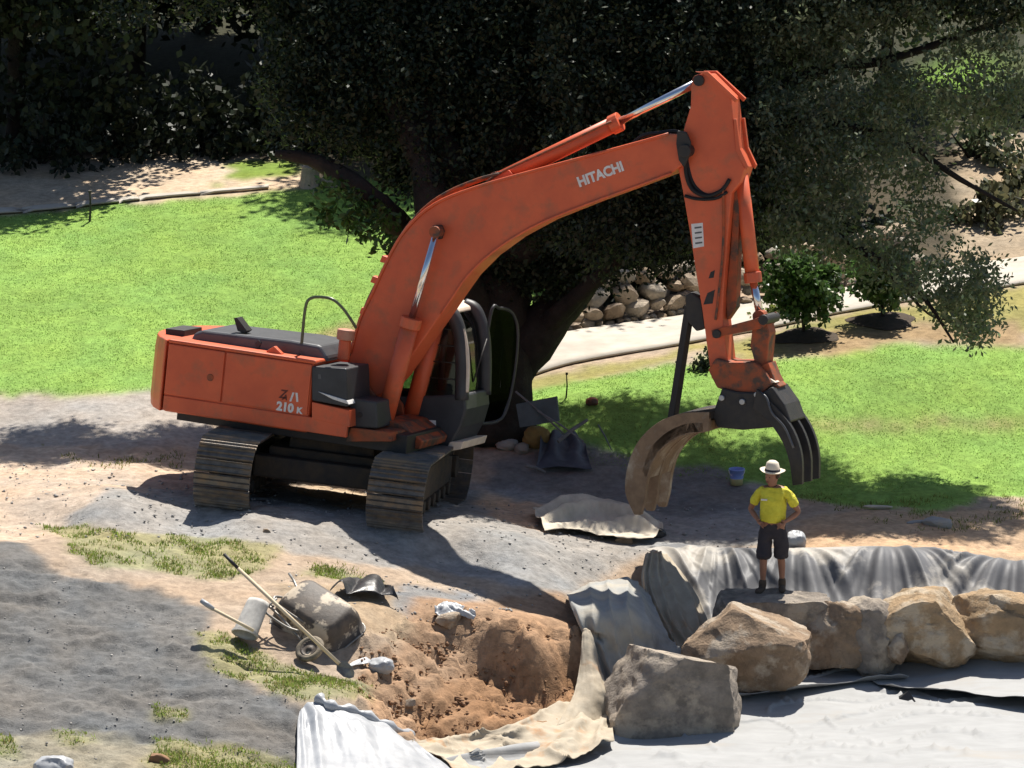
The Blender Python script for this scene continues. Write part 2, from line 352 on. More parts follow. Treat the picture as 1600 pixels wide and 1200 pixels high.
ep, rg = scatter(90000, -6, 11, -4, 4.5, [[(60,690),(320,720),(330,760),(100,720)], [(1230,770),(1600,770),(1900,790),(1900,830),(1400,830)], [(430,880),(700,890),(640,935),(430,910)], [(880,620),(1130,660),(1130,720),(880,700)]], 6)
ep = ep[rg.random(len(ep)) < np.clip((fbm(ep[:, 0] * 3, ep[:, 1] * 3, 95) - .5) * 5, 0, .6)]
ec = np.array((.22, .23, .06)) * rg.uniform(.5, 1.3, len(ep))[:, None]
blades('thin_grass', ep, .02, .08, .008, ec, 'thin dry grass scattered over the bare earth', 7)

# ------------------------------------------------------------------ excavator
M_or = mat('orange_paint', (.67, .125, .045), (.57, .10, .038), 2.2, .48, .003, spec=.4, c3=(.30, .115, .06), s3=2.6, t3=(.52, .80), coat=.08, bscale=3)
M_or_dirty = mat('worn_orange_paint', (.40, .085, .03), (.17, .075, .04), 5, .65, .004, spec=.3, c3=(.09, .06, .045), s3=4, t3=(.5, .6))
M_dark = mat('charcoal_paint', (.045, .047, .052), (.032, .033, .036), 4, .5, 0, spec=.4)
M_black = mat('black_steel', (.018, .018, .02), (.035, .03, .026), 7, .55, .004, spec=.4)
M_rubber = mat('hose_rubber', (.012, .012, .013), None, 5, .6)
M_shoe = mat('track_steel', (.15, .135, .12), (.085, .075, .065), 9, .5, .006, metal=.35, spec=.5, c3=(.20, .145, .095), s3=3.5, t3=(.46, .62), coords='World')
M_undc = mat('muddy_undercarriage', (.045, .04, .036), (.085, .062, .042), 5, .85, .012)
M_rust = mat('rusty_jaw_steel', (.26, .18, .115), (.17, .115, .075), 6, .75, .008, metal=.2, c3=(.42, .36, .28), s3=3, t3=(.52, .7))
M_chrome = mat('chrome_rod', (.72, .72, .74), None, 5, .16, metal=1)
M_hood = mat('grey_hood', (.085, .088, .095), (.065, .067, .072), 5, .4, 0, spec=.5)
M_white = mat('white_vinyl', (.75, .74, .72), (.62, .6, .58), 12, .55)
M_cream = mat('cream_plastic', (.72, .62, .50), (.6, .5, .4), 6, .6)  # cream tone; on the cab roof it stands in for sunlight
M_glass = glass_mat('cab_glass', (.72, .78, .76), 1)
M_seat = mat('seat_cloth', (.03, .03, .033), None, 6, .9)

EX = empty('excavator'); EX.matrix_world = MROT.to_4x4()
tag(EX, 'orange tracked excavator with dark cab and black rock grapple on its arm', 'excavator')
YAW = R(20); RZ = Matrix.Rotation(-YAW, 3, 'Z'); TYAW = R(9); TZ = Matrix.Rotation(-TYAW, 3, 'Z')
HM = MROT @ RZ; HMI = HM.transposed()
def HL(u, v, w): return RZ @ Vector((u, v, w))
def UW(px, py, v):
    o = HMI @ CAM; d = HMI @ ray(px, py); t = (v - o.y) / d.y; p = o + d * t; return p.x, p.z
def H(px, py, v):
    u, w_ = UW(px, py, v); return HL(u, v, w_)
def hprism(name, pts, v0, v1, m, parent=EX, bevel=.012, vs=None, seg=2):
    q = [UW(x, y, v0 if vs is None else vs) for x, y in pts]; bm = bmesh.new()
    add_prism(bm, [HL(u, v0, w_) for u, w_ in q], [HL(u, v1, w_) for u, w_ in q]); return bm_obj(name, bm, m, parent, bevel=bevel, seg=seg)
def hbox(name, u0, u1, v0, v1, w0, w1, m, parent=EX, bevel=.012):
    bm = bmesh.new(); add_prism(bm, [HL(u0, v0, w0), HL(u1, v0, w0), HL(u1, v0, w1), HL(u0, v0, w1)], [HL(u0, v1, w0), HL(u1, v1, w0), HL(u1, v1, w1), HL(u0, v1, w1)]); return bm_obj(name, bm, m, parent, bevel=bevel)
def pin(name, px, py, v0, v1, r, m, parent=EX, vs=None):
    u, w_ = UW(px, py, v0 if vs is None else vs); bm = bmesh.new(); add_tube(bm, [HL(u, v0, w_), HL(u, v1, w_)], r, 18); return bm_obj(name, bm, m, parent, bevel=.008)

# --- upper house.  V0 is the side plane nearest the right-hand side of the machine
V0, V1 = -1.33, 1.33
_, Wt = UW(262, 531, V0); ub, Wb = UW(250, 640, V0)
uf, _ = UW(545, 640, V0); ur, _ = UW(258, 560, V0)
hbox('deck_frame', ur + .1, uf + .75, -.95, .95, Wb - .16, Wb + .1, M_black)
# counterweight with a rounded back in plan
bm = bmesh.new(); plan = [(ur - .004, V0)]
for k in range(11):
    t = -1 + 2 * k / 10; plan.append((-2.72 + .50 * abs(t) ** 2.4 - .0, t * 1.31))
plan.append((ur - .004, V1))
lev = [(Wb - .02, .96), (Wb + .12, 1.0), (Wt - .16, 1.0), (Wt + .0, .965)]
rings = []
for w_, s in lev: rings.append([bm.verts.new(HL(ur + (u - ur) * s, v * (1 if s > .98 else .992), w_)) for u, v in plan])
for a, b in zip(rings, rings[1:]):
    for k in range(len(a)): bm.faces.new((a[k], a[(k + 1) % len(a)], b[(k + 1) % len(a)], b[k]))
bm.faces.new(rings[0][::-1]); bm.faces.new(rings[-1]); bm_obj('counterweight', bm, M_or, EX, bevel=.04, seg=3)
# engine house shell + separate side doors
um, Wm = UW(352, 610, V0); ufd, _ = UW(484, 600, V0); us, _ = UW(352, 560, V0)
hbox('engine_house', ur + .012, ufd + .02, V0 + .03, V1 - .03, Wb - .02, Wt - .035, M_or, bevel=.04)
hbox('top_cover', ur + .012, ufd + .05, V0 + .012, V1 - .012, Wt - .045, Wt + .012, M_or, bevel=.03)
_, Ws = UW(300, 622, V0)
d1 = hbox('side_door', ur + .03, us - .012, V0, V0 + .05, Ws, Wt - .05, M_or, bevel=.015)
d2 = hbox('side_door', us + .012, ufd, V0, V0 + .05, Ws, Wt - .05, M_or, bevel=.015)
pin('door_latch', 328, 590, V0 - .012, V0 + .02, .05, M_or_dirty, d1)
hbox('side_skirt', ur + .03, uf, V0 + .006, V0 + .07, Wb, Ws - .018, M_or, bevel=.012)
# forward right corner: tool box, steps
hprism('front_skirt', [(487,628),(545,641),(546,668),(487,655)], V0 + .003, V0 + .5, M_or, bevel=.012)
hprism('tool_box', [(486,572),(541,576),(543,636),(487,626)], V0 + .02, -.42, M_dark, bevel=.02)
hprism('step_guard', [(545,622),(588,628),(590,670),(548,668)], V0 + .25, -.45, M_dark, bevel=.025)
hprism('grip_strip', [(497,612),(542,626),(545,632),(520,624)], V0 - .004, V0 + .26, M_white, bevel=.003)
pin('step_light', 562, 648, V0 + .236, V0 + .27, .035, M_black)
hprism('front_beam', [(548,668),(612,676),(612,690),(540,690)], V0 + .2, -.35, M_or_dirty, bevel=.01)
# hood, exhaust box, mirror, rails, filler
q0 = UW(296, 530, -.85); 
hood = hprism('engine_hood', [(292,541),(303,520),(316,516),(455,532),(500,540),(510,556),(512,566)], -.95, .25, M_hood, bevel=.05, seg=3)
hprism('hood_rib', [(398,536),(404,531),(408,536),(402,548)], -.97, .2, M_dark, hood, bevel=.006)
for k in range(7):
    u, w_ = UW(420 + 12 * k, 527 + 1.6 * k, -.35); bm = bmesh.new(); add_tube(bm, [HL(u, -.35, w_ - .06), HL(u, -.35, w_ + .012)], .014, 8); bm_obj('hood_bolt', bm, M_chrome, hood)
hprism('exhaust_box', [(259,528),(258,513),(288,516),(288,531)], -.75, -.1, M_black, bevel=.012)
hprism('rear_mirror', [(371,517),(365,497),(370,496),(386,517),(381,521)], -.82, -.62, M_black, bevel=.006)
rail = [H(470, 558, -.92), H(472, 530, -.92), H(477, 482, -.92), H(484, 467, -.92), H(500, 464, -.92), H(520, 468, -.92), H(536, 482, -.90), H(550, 502, -.86), H(556, 512, -.8)]
M_rail = mat('grab_rail_paint', (.10, .13, .05), (.05, .06, .03), 5, .3, spec=.6)
r_ = tube_obj('grab_rail', spline(rail, 5), .022, M_rail, EX)
pin('rail_socket', 471, 552, -.95, -.87, .05, M_or, r_)
u, w_ = UW(537, 556, -.75); bm = bmesh.new(); add_tube(bm, [HL(u, -.75, w_ - .05), HL(u, -.75, w_ + .22)], .085, 16); fp = bm_obj('filler_neck', bm, M_or, EX, smooth=False, bevel=.01)
bm = bmesh.new(); add_tube(bm, [HL(u, -.75, w_ + .222), HL(u, -.75, w_ + .37)], .125, 18); bm_obj('filler_cap', bm, mat('filler_cap_paint', (.40, .17, .11), (.5, .25, .17), 5, .6), fp, bevel=.02)
hprism('lifting_lug', [(415,549),(428,541),(440,553),(434,558)], -1.2, -1.1, M_or, bevel=.01)

# --- boom
BV = .30
boom_px = [(541,606),(540,585),(548,552),(562,500),(582,458),(604,410),(626,370),(656,336),(692,312),(742,293),(800,276),(900,249),(1000,222),(1045,209),(1066,210),(1076,222),(1076,240),(1066,258),(1050,270),(1000,289),(920,318),(850,346),(800,373),(760,402),(730,432),(708,463),(690,490),(655,540),(620,590),(596,616),(570,628),(550,622)]
boom = hprism('boom', boom_px, -BV, BV, M_or, bevel=.018)
# raised edge flanges along top and belly
top = [HL(*(lambda q: (q[0], -BV - .012, q[1]))(UW(x, y, -BV))) for x, y in boom_px[2:14]]
tube_obj('weld_edge', spline(top, 3), .022, M_or, boom, 6)
bel = [HL(*(lambda q: (q[0], -BV - .012, q[1]))(UW(x, y, -BV))) for x, y in boom_px[18:27]]
tube_obj('weld_edge', spline(bel, 3), .02, M_or, boom, 6)
pin('boom_foot_pin', 556, 600, -.40, .40, .10, M_or_dirty)
hprism('boom_bracket', [(541,612),(548,575),(566,590),(600,640),(606,682),(545,672)], -.40, -.325, M_or_dirty, bevel=.012)
hprism('boom_bracket', [(541,612),(548,575),(566,590),(600,640),(606,682),(545,672)], .325, .40, M_or_dirty, bevel=.012, vs=-.40)
for (x, y) in ((583, 437), (566, 486), (598, 405)):
    hprism('hose_clamp', [(x - 5, y + 4), (x - 1, y - 6), (x + 16, y), (x + 12, y + 9)], -.26, -.12, M_or, bevel=.008)
for v in (-.2, -.08, .06, .18):
    pp = [HL(*(lambda q: (q[0], v, q[1] + .035))(UW(x, y - 3, -BV))) for x, y in ((552,540),(566,488),(586,446),(608,402),(632,362),(662,330),(698,306),(744,287),(775,279))]
    tube_obj('oil_pipe', spline(pp, 4), .022, M_or_dirty, boom, 8)
# text on the boom
def text_obj(body, px, py, v, size, dirpx, m, parent, bold=.012, sx=1.0, extrude=.0015, shear=0):
    cu = bpy.data.curves.new('lettering', 'FONT'); cu.body = body; cu.size = size; cu.extrude = extrude; cu.offset = bold; cu.shear = shear; cu.resolution_u = 3
    t = bpy.data.objects.new('lettering', cu); col.objects.link(t); bpy.context.view_layer.update()
    me = bpy.data.meshes.new_from_object(t.evaluated_get(bpy.context.evaluated_depsgraph_get())); bpy.data.objects.remove(t)
    me.materials.clear(); me.materials.append(m)
    u0, w0 = UW(px, py, v); u1, w1 = UW(px + dirpx[0], py + dirpx[1], v); e = Vector((u1 - u0, 0, w1 - w0)).normalized(); f = Vector((-e.z, 0, e.x))
    for vv in me.vertices:
        c = vv.co.copy(); p = Vector((u0, v - c.z, w0)) + e * c.x * sx + f * c.y; vv.co = HL(*p)
    return link('lettering', me, m, parent)
text_obj('HITACHI', 905, 292, -BV - .004, .185, (80, -30), M_white, boom, .008, .95)
hprism('boom_pin_cap', [(0,0)] * 0 or [(676,352),(688,352),(692,362),(688,374),(676,374),(671,362)], -BV - .10, -BV - .002, M_black, boom, bevel=.01)
# --- hydraulic cylinders
def ram(name, p_base, p_join, p_tip, v, rb, rr, m=M_or, vis=None):
    vs = v if vis is None else vis
    q = [UW(x, y, vs) for x, y in (p_base, p_join, p_tip)]; P3 = [HL(a, v, b) for a, b in q]; d = (P3[1] - P3[0]).normalized()
    o = tube_obj(name, [P3[0], P3[1]], rb, m, EX, 16)
    bm = bmesh.new(); add_tube(bm, [P3[1] - d * .13, P3[1] + d * .015], rb * 1.22, 16); bm_obj('gland', bm, m, o, bevel=.01)
    tube_obj('rod', [P3[1], P3[2]], rr, M_chrome, o, 14)
    for e, r in ((P3[0], rb * 1.1), (P3[2], rr * 1.6)):
        vv = HL(0, 1, 0); bm = bmesh.new(); add_tube(bm, [e - vv * .09, e + vv * .09], r, 14); bm_obj('rod_eye', bm, M_or_dirty, o, bevel=.008)
    return o
ram('boom_cylinder', (596,676), (643,498), (682,362), -.47, .125, .05)
ram('boom_cylinder', (604,676), (651,498), (690,362), .47, .125, .05, vis=-.40)
hprism('cylinder_mount', [(575,682),(600,655),(625,662),(660,690),(655,702),(580,695)], -.6, .6, M_or_dirty, bevel=.015)
ram('arm_cylinder', (778,282), (968,190), (1094,127), 0, .112, .058)
hprism('cylinder_lug', [(752,292),(775,268),(795,266),(806,277)], -.14, -.085, M_or, boom, bevel=.01); hprism('cylinder_lug', [(752,292),(775,268),(795,266),(806,277)], .085, .14, M_or, boom, bevel=.01)
for v in (-.15, .15):
    tube_obj('oil_pipe', spline([H(760, 284, v), H(790, 266, v), H(860, 234, v), H(955, 190, v)], 4), .016, M_or_dirty, boom, 8)
for v in (-.19, .19):
    tube_obj('hydraulic_hose', spline([H(985, 228, v), H(1005, 212, v), H(1030, 208, v), H(1058, 206, v), H(1072, 222, v), H(1074, 255, v), H(1084, 288, v), H(1105, 305, v), H(1128, 298, v)], 6), .03, M_rubber, boom, 8)
hprism('tip_plate', [(1058,204),(1072,206),(1079,222),(1079,240),(1068,262),(1060,250),(1056,225)], -BV - .05, -BV - .002, M_black, boom, bevel=.015)
pin('arm_pivot_pin', 1069, 236, -BV - .09, BV + .06, .09, M_black)
# --- arm
AV = .20
arm_px = [(1080,130),(1090,116),(1106,116),(1142,152),(1146,190),(1151,232),(1164,262),(1156,286),(1143,302),(1136,380),(1130,460),(1129,500),(1136,560),(1140,590),(1112,592),(1105,545),(1098,490),(1088,430),(1078,365),(1067,300),(1060,265),(1062,228),(1070,196),(1079,166)]
arm = hprism('arm', arm_px, -AV, AV, M_or, bevel=.014)
for pts in ([(1086,112),(1106,112),(1152,155),(1148,160),(1104,118)], [(1146,186),(1150,186),(1156,232),(1169,260),(1166,266),(1150,236)]):
    hprism('edge_plate', pts, -AV - .03, -AV + .03, M_or, arm, bevel=.005); hprism('edge_plate', pts, AV - .03, AV + .03, M_or, arm, bevel=.005, vs=-AV)
hprism('arm_decal', [(1080,350),(1098,348),(1100,385),(1083,388)], -AV - .003, -AV - .0005, M_white, arm, bevel=0)
for k in range(4):
    hprism('decal_line', [(1085 + k * .4, 355 + 8 * k), (1096 + k * .4, 353.5 + 8 * k), (1096.3 + k * .4, 356 + 8 * k), (1085.3 + k * .4, 357.5 + 8 * k)], -AV - .005, -AV - .0031, M_hood, arm, bevel=0)
pin('arm_top_pin', 1091, 126, -AV - .05, AV + .05, .075, M_black)
for v in (-AV - .03,):
    tube_obj('hydraulic_hose', spline([H(1073, 235, v), H(1072, 270, v), H(1082, 296, v), H(1105, 306, v), H(1128, 297, v), H(1140, 280, v)], 5), .028, M_rubber, arm, 8)
    tube_obj('hydraulic_hose', spline([H(1070, 306, v), H(1090, 311, v), H(1118, 310, v), H(1136, 300, v)], 5), .022, M_rubber, arm, 8)
    tube_obj('oil_pipe', spline([H(1130, 290, v), H(1130, 380, v), H(1124, 450, v), H(1118, 500, v)], 5), .018, M_or_dirty, arm, 8)
for (x, y, s) in ((1108, 467, 9), (1112, 430, 5)):
    hprism('worn_patch', [(x - s, y + s), (x - s * .3, y - s), (x + s, y - s * 1.6), (x + s * .6, y + s * .8)], -AV - .003, -AV - .0006, M_black, arm, bevel=0)
hprism('pipe_cover', [(1147,300),(1156,292),(1150,480),(1136,500),(1134,470),(1142,380)], -.06, .14, M_or_dirty, arm, bevel=.01)
ram('bucket_cylinder', (1157,266), (1177,440), (1188,494), 0.02, .10, .055)
for v in (-.24, .19):
    hprism('tipping_link', [(1114,528),(1112,516),(1180,498),(1198,490),(1202,503),(1190,513)], v, v + .05, M_or_dirty, bevel=.01, vs=-.22)
hprism('bucket_link', [(1177,500),(1196,496),(1202,520),(1196,586),(1184,586),(1172,540)], -.16, .16, M_or_dirty, bevel=.015)
pin('link_pin', 1192, 500, -.3, .3, .07, M_black); pin('link_pin', 1119, 522, -.28, .28, .06, M_black)
# --- quick hitch and grapple
hitch = hprism('quick_hitch', [(1106,578),(1118,560),(1140,566),(1178,566),(1196,582),(1206,600),(1190,616),(1140,612),(1120,606)], -.30, .30, M_or_dirty, bevel=.02)
hprism('hitch_lug', [(1188,572),(1200,566),(1212,598),(1218,604),(1212,608),(1196,600)], -.2, .16, M_or_dirty, hitch, bevel=.012)
hprism('hitch_pad', [(1186,590),(1204,592),(1212,598),(1192,598)], -.26, -.06, M_cream, hitch, bevel=.004)
grap = hprism('grapple_head', [(1122,622),(1128,606),(1150,612),(1190,614),(1206,604),(1226,632),(1236,660),(1206,668),(1160,672),(1120,668),(1112,650)], -.36, .36, M_black, bevel=.025)
for x, y in ((1127, 622), (1159, 628), (1182, 617)): pin('grapple_bolt', x, y, -.40, -.355, .04, mat('bright_bolt', (.4, .4, .4), None, 5, .4, metal=.6), grap)
hprism('stop_bracket', [(1070,462),(1080,456),(1096,468),(1102,512),(1088,518),(1072,500)], -.13, .13, M_black, bevel=.02)
bm = bmesh.new(); a_ = H(1078, 478, -.05); b_ = H(1051, 655, -.05); add_tube(bm, [a_, b_], .075, 4); bm_obj('stop_strut', bm, M_black, EX, bevel=.01)
def tine(name, outer, inner, v0, v1, m, parent):
    o = [(p.x, p.y) for p in spline([(x, y, 0) for x, y in outer], 4)]; i = [(p.x, p.y) for p in spline([(x, y, 0) for x, y in inner], 4)]
    return hprism(name, o + i[::-1], v0, v1, m, parent, bevel=.008, vs=0)
Lo = [(1128,638),(1085,640),(1048,655),(1018,684),(1002,722),(998,762),(1012,797)]; Li = [(1128,668),(1092,674),(1062,690),(1042,714),(1032,745),(1028,775),(1022,798)]
Ls = [(1120,662),(1090,664),(1058,680),(1036,704),(1024,738)]; Ls2 = [(1120,670),(1092,672),(1062,688),(1042,712),(1031,742)]
lj = empty('grapple_jaw', (0, 0, 0), EX)
tine('jaw_plate', [(x - 0, y - 8) for x, y in Ls], Ls2, -.60, .58, M_rust, lj)
tine('jaw_back', Lo[:4], [(1128,650),(1088,652),(1054,667),(1026,692)], -.58, .56, M_black, lj)
for v in (-.60, -.06, .48): tine('tine', Lo, Li, v, v + .11, M_rust, lj)
Ro = [(1196,604),(1228,634),(1253,668),(1266,708),(1267,752)]; Ri = [(1190,634),(1214,654),(1236,686),(1247,718),(1252,754)]
rj = empty('grapple_jaw', (0, 0, 0), EX)
for v in (-.42, .0, .38): tine('tine', Ro, Ri, v, v + .09, M_black, rj)
tine('jaw_plate', [(1206,622),(1226,644),(1244,674),(1254,704)], [(1200,632),(1220,652),(1238,682),(1248,712)], -.40, .44, M_black, rj)
tube_obj('hydraulic_hose', spline([H(1186, 612, -.36), H(1198, 622, -.42), H(1206, 645, -.46), H(1226, 668, -.46), H(1240, 700, -.47)], 5), .016, M_hood, rj, 8)

# --- cab on the far side of the boom
CV0, CV1 = .42, 1.42
cb = empty('cab', (0, 0, 0), EX)
def cuw(px, py): return UW(px, py, CV0)
side = [(566,496),(574,474),(590,466),(684,480),(700,486),(711,502),(719,535),(722,575),(720,625),(712,664),(700,698)]
hprism('lower_shell', [(566,622),(726,616),(728,640),(720,668),(702,700),(566,684)], CV0, CV1, M_dark, cb, bevel=.03)
hprism('roof', [(572,482),(576,470),(590,463),(686,476),(702,485),(704,492),(684,488),(590,476)], CV0 - .03, CV1 + .03, M_cream, cb, bevel=.025, vs=CV0)  # pale colour puts the sunlight into the dark cab's roof
for v in (CV0 + .04, CV1 - .04):
    q = [UW(x, y, CV0) for x, y in ((690,484),(704,490),(713,508),(719,535),(721,575),(720,625))]
    bm = bmesh.new(); add_tube(bm, spline([HL(a, v, b) for a, b in q], 4), .10, 10); bm_obj('front_pillar', bm, M_dark, cb, smooth=True)
    q = [UW(x, y, CV0) for x, y in ((580,476),(572,520),(570,640))]
    bm = bmesh.new(); add_tube(bm, [HL(a, v, b) for a, b in q], .085, 10); bm_obj('rear_pillar', bm, M_dark, cb, smooth=True)
    q = [UW(x, y, CV0) for x, y in ((664,486),(655,560),(650,640))]
    bm = bmesh.new(); add_tube(bm, [HL(a, v, b) for a, b in q], .045, 8); bm_obj('middle_pillar', bm, M_dark, cb, smooth=True)
hprism('side_window', [(584,482),(684,490),(704,500),(716,540),(718,632),(572,636)], CV0 + .035, CV0 + .042, M_glass, cb, bevel=0)
for k in range(4): 
    p0 = H(672, 512 + 26 * k, CV0 + .02); p1 = H(718, 516 + 26 * k, CV0 + .02); tube_obj('guard_bar', [p0, p1], .009, M_black, cb, 6)
fr = [UW(x, y, CV0) for x, y in ((702,492),(713,512),(718,545),(720,600),(716,650))]
bm = bmesh.new(); a_ = [bm.verts.new(HL(u, CV0 + .1, w_)) for u, w_ in fr]; b_ = [bm.verts.new(HL(u, CV1 - .1, w_)) for u, w_ in fr]
for i in range(4): bm.faces.new((a_[i], b_[i], b_[i + 1], a_[i + 1]))
bm_obj('windscreen', bm, M_glass, cb, smooth=True)
# pale strip along the cab front corner
q = [UW(x, y, CV0) for x, y in ((706,494),(717,515),(723,545),(725,580),(723,612))]
bm = bmesh.new(); add_tube(bm, spline([HL(a + .045, CV0 + .02, b) for a, b in q], 4), .038, 8); bm_obj('corner_strip', bm, M_cream, cb, smooth=True)
hprism('front_sill', [(700,690),(724,690),(720,702),(698,706)], CV0, CV1, M_cream, cb, bevel=.01)
hprism('warning_sticker', [(664,656),(681,657),(681,669),(664,668)], CV0 - .003, CV0 - .0005, M_white, cb, bevel=0)
hprism('rear_wall', [(572,500),(580,500),(580,640),(572,640)], CV0 + .1, CV1 - .1, M_dark, cb, bevel=.004)
hprism('far_window', [(584,482),(684,490),(704,500),(716,540),(718,632),(572,636)], CV1 - .045, CV1 - .038, glass_mat('tinted_glass', (.45, .5, .48), 1), cb, bevel=0, vs=CV0)
# seat
hprism('seat', [(598,610),(650,612),(650,640),(598,640)], .65, 1.15, M_seat, cb, bevel=.03); hprism('seat_back', [(592,520),(606,520),(614,612),(598,612)], .67, 1.13, M_seat, cb, bevel=.03)
# open door swung out from the far front corner
ud, _ = UW(722, 575, CV0); wt_, wb_ = UW(704, 486, CV0)[1], UW(704, 672, CV0)[1]
dr = empty('cab_door', (0, 0, 0), EX)
dp = [HL(ud - .06, CV1 + .02, wb_), HL(ud - .02, CV1 + .02, wt_ - .12), HL(ud + .03, CV1 + .25, wt_ - .01), HL(ud + .10, CV1 + .62, wt_ - .10), HL(ud + .15, CV1 + .80, wt_ - .42), HL(ud + .15, CV1 + .80, wb_ + .55), HL(ud + .1, CV1 + .62, wb_ + .05), HL(ud - .06, CV1 + .02, wb_)]
tube_obj('door_frame', spline(dp, 5), .024, M_dark, dr)
bm = bmesh.new(); bm.faces.new([bm.verts.new(p) for p in spline(dp[:-1], 4)]); bm_obj('door_glass', bm, glass_mat('dark_door_glass', (.05, .055, .055), .1), dr)
tube_obj('grab_handle', [HL(ud + .06, CV1 + .5, wb_ + .5), HL(ud + .06, CV1 + .5, wb_ + 1.05)], .016, M_hood, dr, 8)
tube_obj('wiper', [HL(ud + .01, CV0 + .5, wb_ + .65), HL(ud + .06, CV0 + .75, wb_ + 1.25)], .012, M_black, cb, 6)
# --- lettering on the house side
text_obj('210', 431.5, 640, V0 - .004, .165, (100, 17), M_white, d2, .008, 1.02)
text_obj('K', 463, 645, V0 - .004, .115, (100, 17), M_white, d2, .006, 1.05)
M_dred = mat('dark_red_vinyl', (.13, .03, .02), None, 5, .5)
text_obj('Z', 436, 621, V0 - .004, .165, (100, 17), M_dred, d2, .004, .9, shear=.2)
text_obj('A', 441, 624, V0 - .004, .10, (100, 17), M_dred, d2, .004, 1, shear=.2)
for pts in ([(452,627),(457,613),(460,613.5),(455,627.5)], [(461.5,613.5),(465,614),(466,628),(463,628)]): hprism('emblem_stroke', pts, V0 - .005, V0 - .0005, M_white, d2, bevel=0)
hprism('tool_box_mark', [(497,585),(501,585),(502,592),(497,592)], V0 + .015, V0 + .0195, M_hood, EX, bevel=0)

# --- undercarriage
def TL(u, v, w): return TZ @ Vector((u, v, w))
SW, GA, RW, HLF = .78, 1.20, .36, 1.72      # shoe width, half gauge, wheel radius, half wheelbase
bm = bmesh.new()
for (c, s) in (((0, 0, .55), (1.7, 1.5, .42)), ((0, 0, .80), (1.2, 1.2, .3))): add_box(bm, TL(*c), s, TZ)
for sv in (-1, 1): add_box(bm, TL(0, sv * .85, .50), (2.0, .34, .30), TZ)
bm_obj('car_body', bm, M_undc, EX, bevel=.03)
bm = bmesh.new(); add_tube(bm, [TL(0, 0, .93), TL(0, 0, 1.16)], .66, 32); bm_obj('slew_ring', bm, M_undc, EX)
bm = bmesh.new()
shoe_verts = [(-.092, 0), (.092, 0), (.092, .018), (.080, .045), (.066, .018), (.012, .018), (0, .042), (-.012, .018), (-.066, .018), (-.080, .045), (-.092, .018)]
add_prism(bm, [Vector((-SW / 2, a, b)) for a, b in shoe_verts], [Vector((SW / 2, a, b)) for a, b in shoe_verts])
for s in (-1, 1): add_box(bm, (s * .09, 0, -.045), (.05, .17, .088))
bmesh.ops.recalc_face_normals(bm, faces=bm.faces[:]); shoe_me = bpy.data.meshes.new('track_shoe'); bm.to_mesh(shoe_me); bm.free(); shoe_me.materials.append(M_shoe)
RO = RW + .09; per = 4 * HLF + 2 * math.pi * RO; NS = round(per / .19)
def track_pt(s):
    s %= per
    if s < 2 * HLF: return (-HLF + s, 2 * RO, 0.0)
    s -= 2 * HLF
    if s < math.pi * RO: a = s / RO; return (HLF + RO * math.sin(a), RO + RO * math.cos(a), -a)
    s -= math.pi * RO
    if s < 2 * HLF: return (HLF - s, 0, -math.pi)
    s -= 2 * HLF; a = s / RO; return (-HLF - RO * math.sin(a), RO - RO * math.cos(a), -math.pi - a)
for sg in (-1, 1):
    tr = empty('track', (0, 0, 0), EX); tr.rotation_euler = (0, 0, -TYAW)
    bm = bmesh.new()
    add_prism(bm, [Vector((sg * GA - .19, v, z)) for v, z in ((-1.55, .26), (1.55, .26), (1.5, .62), (1.0, .70), (-1.0, .70), (-1.5, .62))], [Vector((sg * GA + .19, v, z)) for v, z in ((-1.55, .26), (1.55, .26), (1.5, .62), (1.0, .70), (-1.0, .70), (-1.5, .62))])
    bm_obj('track_frame', bm, M_undc, tr, bevel=.02)
    for v, nm in ((-HLF, 'idler_wheel'), (HLF, 'drive_sprocket')):
        bm = bmesh.new(); add_tube(bm, [Vector((sg * GA - .12, v, RO)), Vector((sg * GA + .12, v, RO))], RW - .02, 24); add_tube(bm, [Vector((sg * GA - .24, v, RO)), Vector((sg * GA + .24, v, RO))], .16, 16); bm_obj(nm, bm, M_undc, tr, bevel=.015)
    for k in range(7):
        bm = bmesh.new(); v = -1.3 + k * .433; add_tube(bm, [Vector((sg * GA - .22, v, .185)), Vector((sg * GA + .22, v, .185))], .095, 14); bm_obj('track_roller', bm, M_undc, tr, bevel=.012)
    for k in range(2):
        bm = bmesh.new(); v = -.6 + k * 1.2; add_tube(bm, [Vector((sg * GA - .15, v, .76)), Vector((sg * GA + .15, v, .76))], .06, 12); bm_obj('carrier_roller', bm, M_undc, tr)
    for k in range(NS):
        v, z, a = track_pt(k * per / NS)
        o = link('track_shoe', shoe_me, None, tr); o.location = (sg * GA, v, z - .0 + .0); o.rotation_euler = (a, 0, 0)

# ------------------------------------------------------------------ pond liner, draped sheets
M_liner = mat('pale_geotextile', (.335, .335, .33), (.285, .285, .28), 2.2, .75, .003, c3=(.37, .33, .28), s3=.55, t3=(.60, .85), bscale=5, stretch=(1, 2.2, 1))
M_plas = mat('grey_plastic_sheet', (.42, .385, .33), (.33, .31, .28), 1.5, .6, .003, spec=.3, bscale=9, c3=(.13, .13, .135), s3=.7, t3=(.47, .54))
M_tan = mat('tan_geotextile', (.44, .38, .29), (.36, .30, .22), 4, .85, .006, c3=(.42, .22, .10), s3=1.6, t3=(.58, .72))
M_greysheet = mat('grey_geotextile', (.33, .33, .31), (.25, .25, .24), 4, .8, .008, c3=(.42, .37, .29), s3=1.4, t3=(.5, .7))
M_wplas = mat('white_plastic', (.42, .425, .43), (.30, .31, .325), 3, .4, .004, spec=.5)
M_blackpl = mat('black_plastic', (.022, .022, .025), (.04, .038, .036), 6, .4, .006, spec=.5)
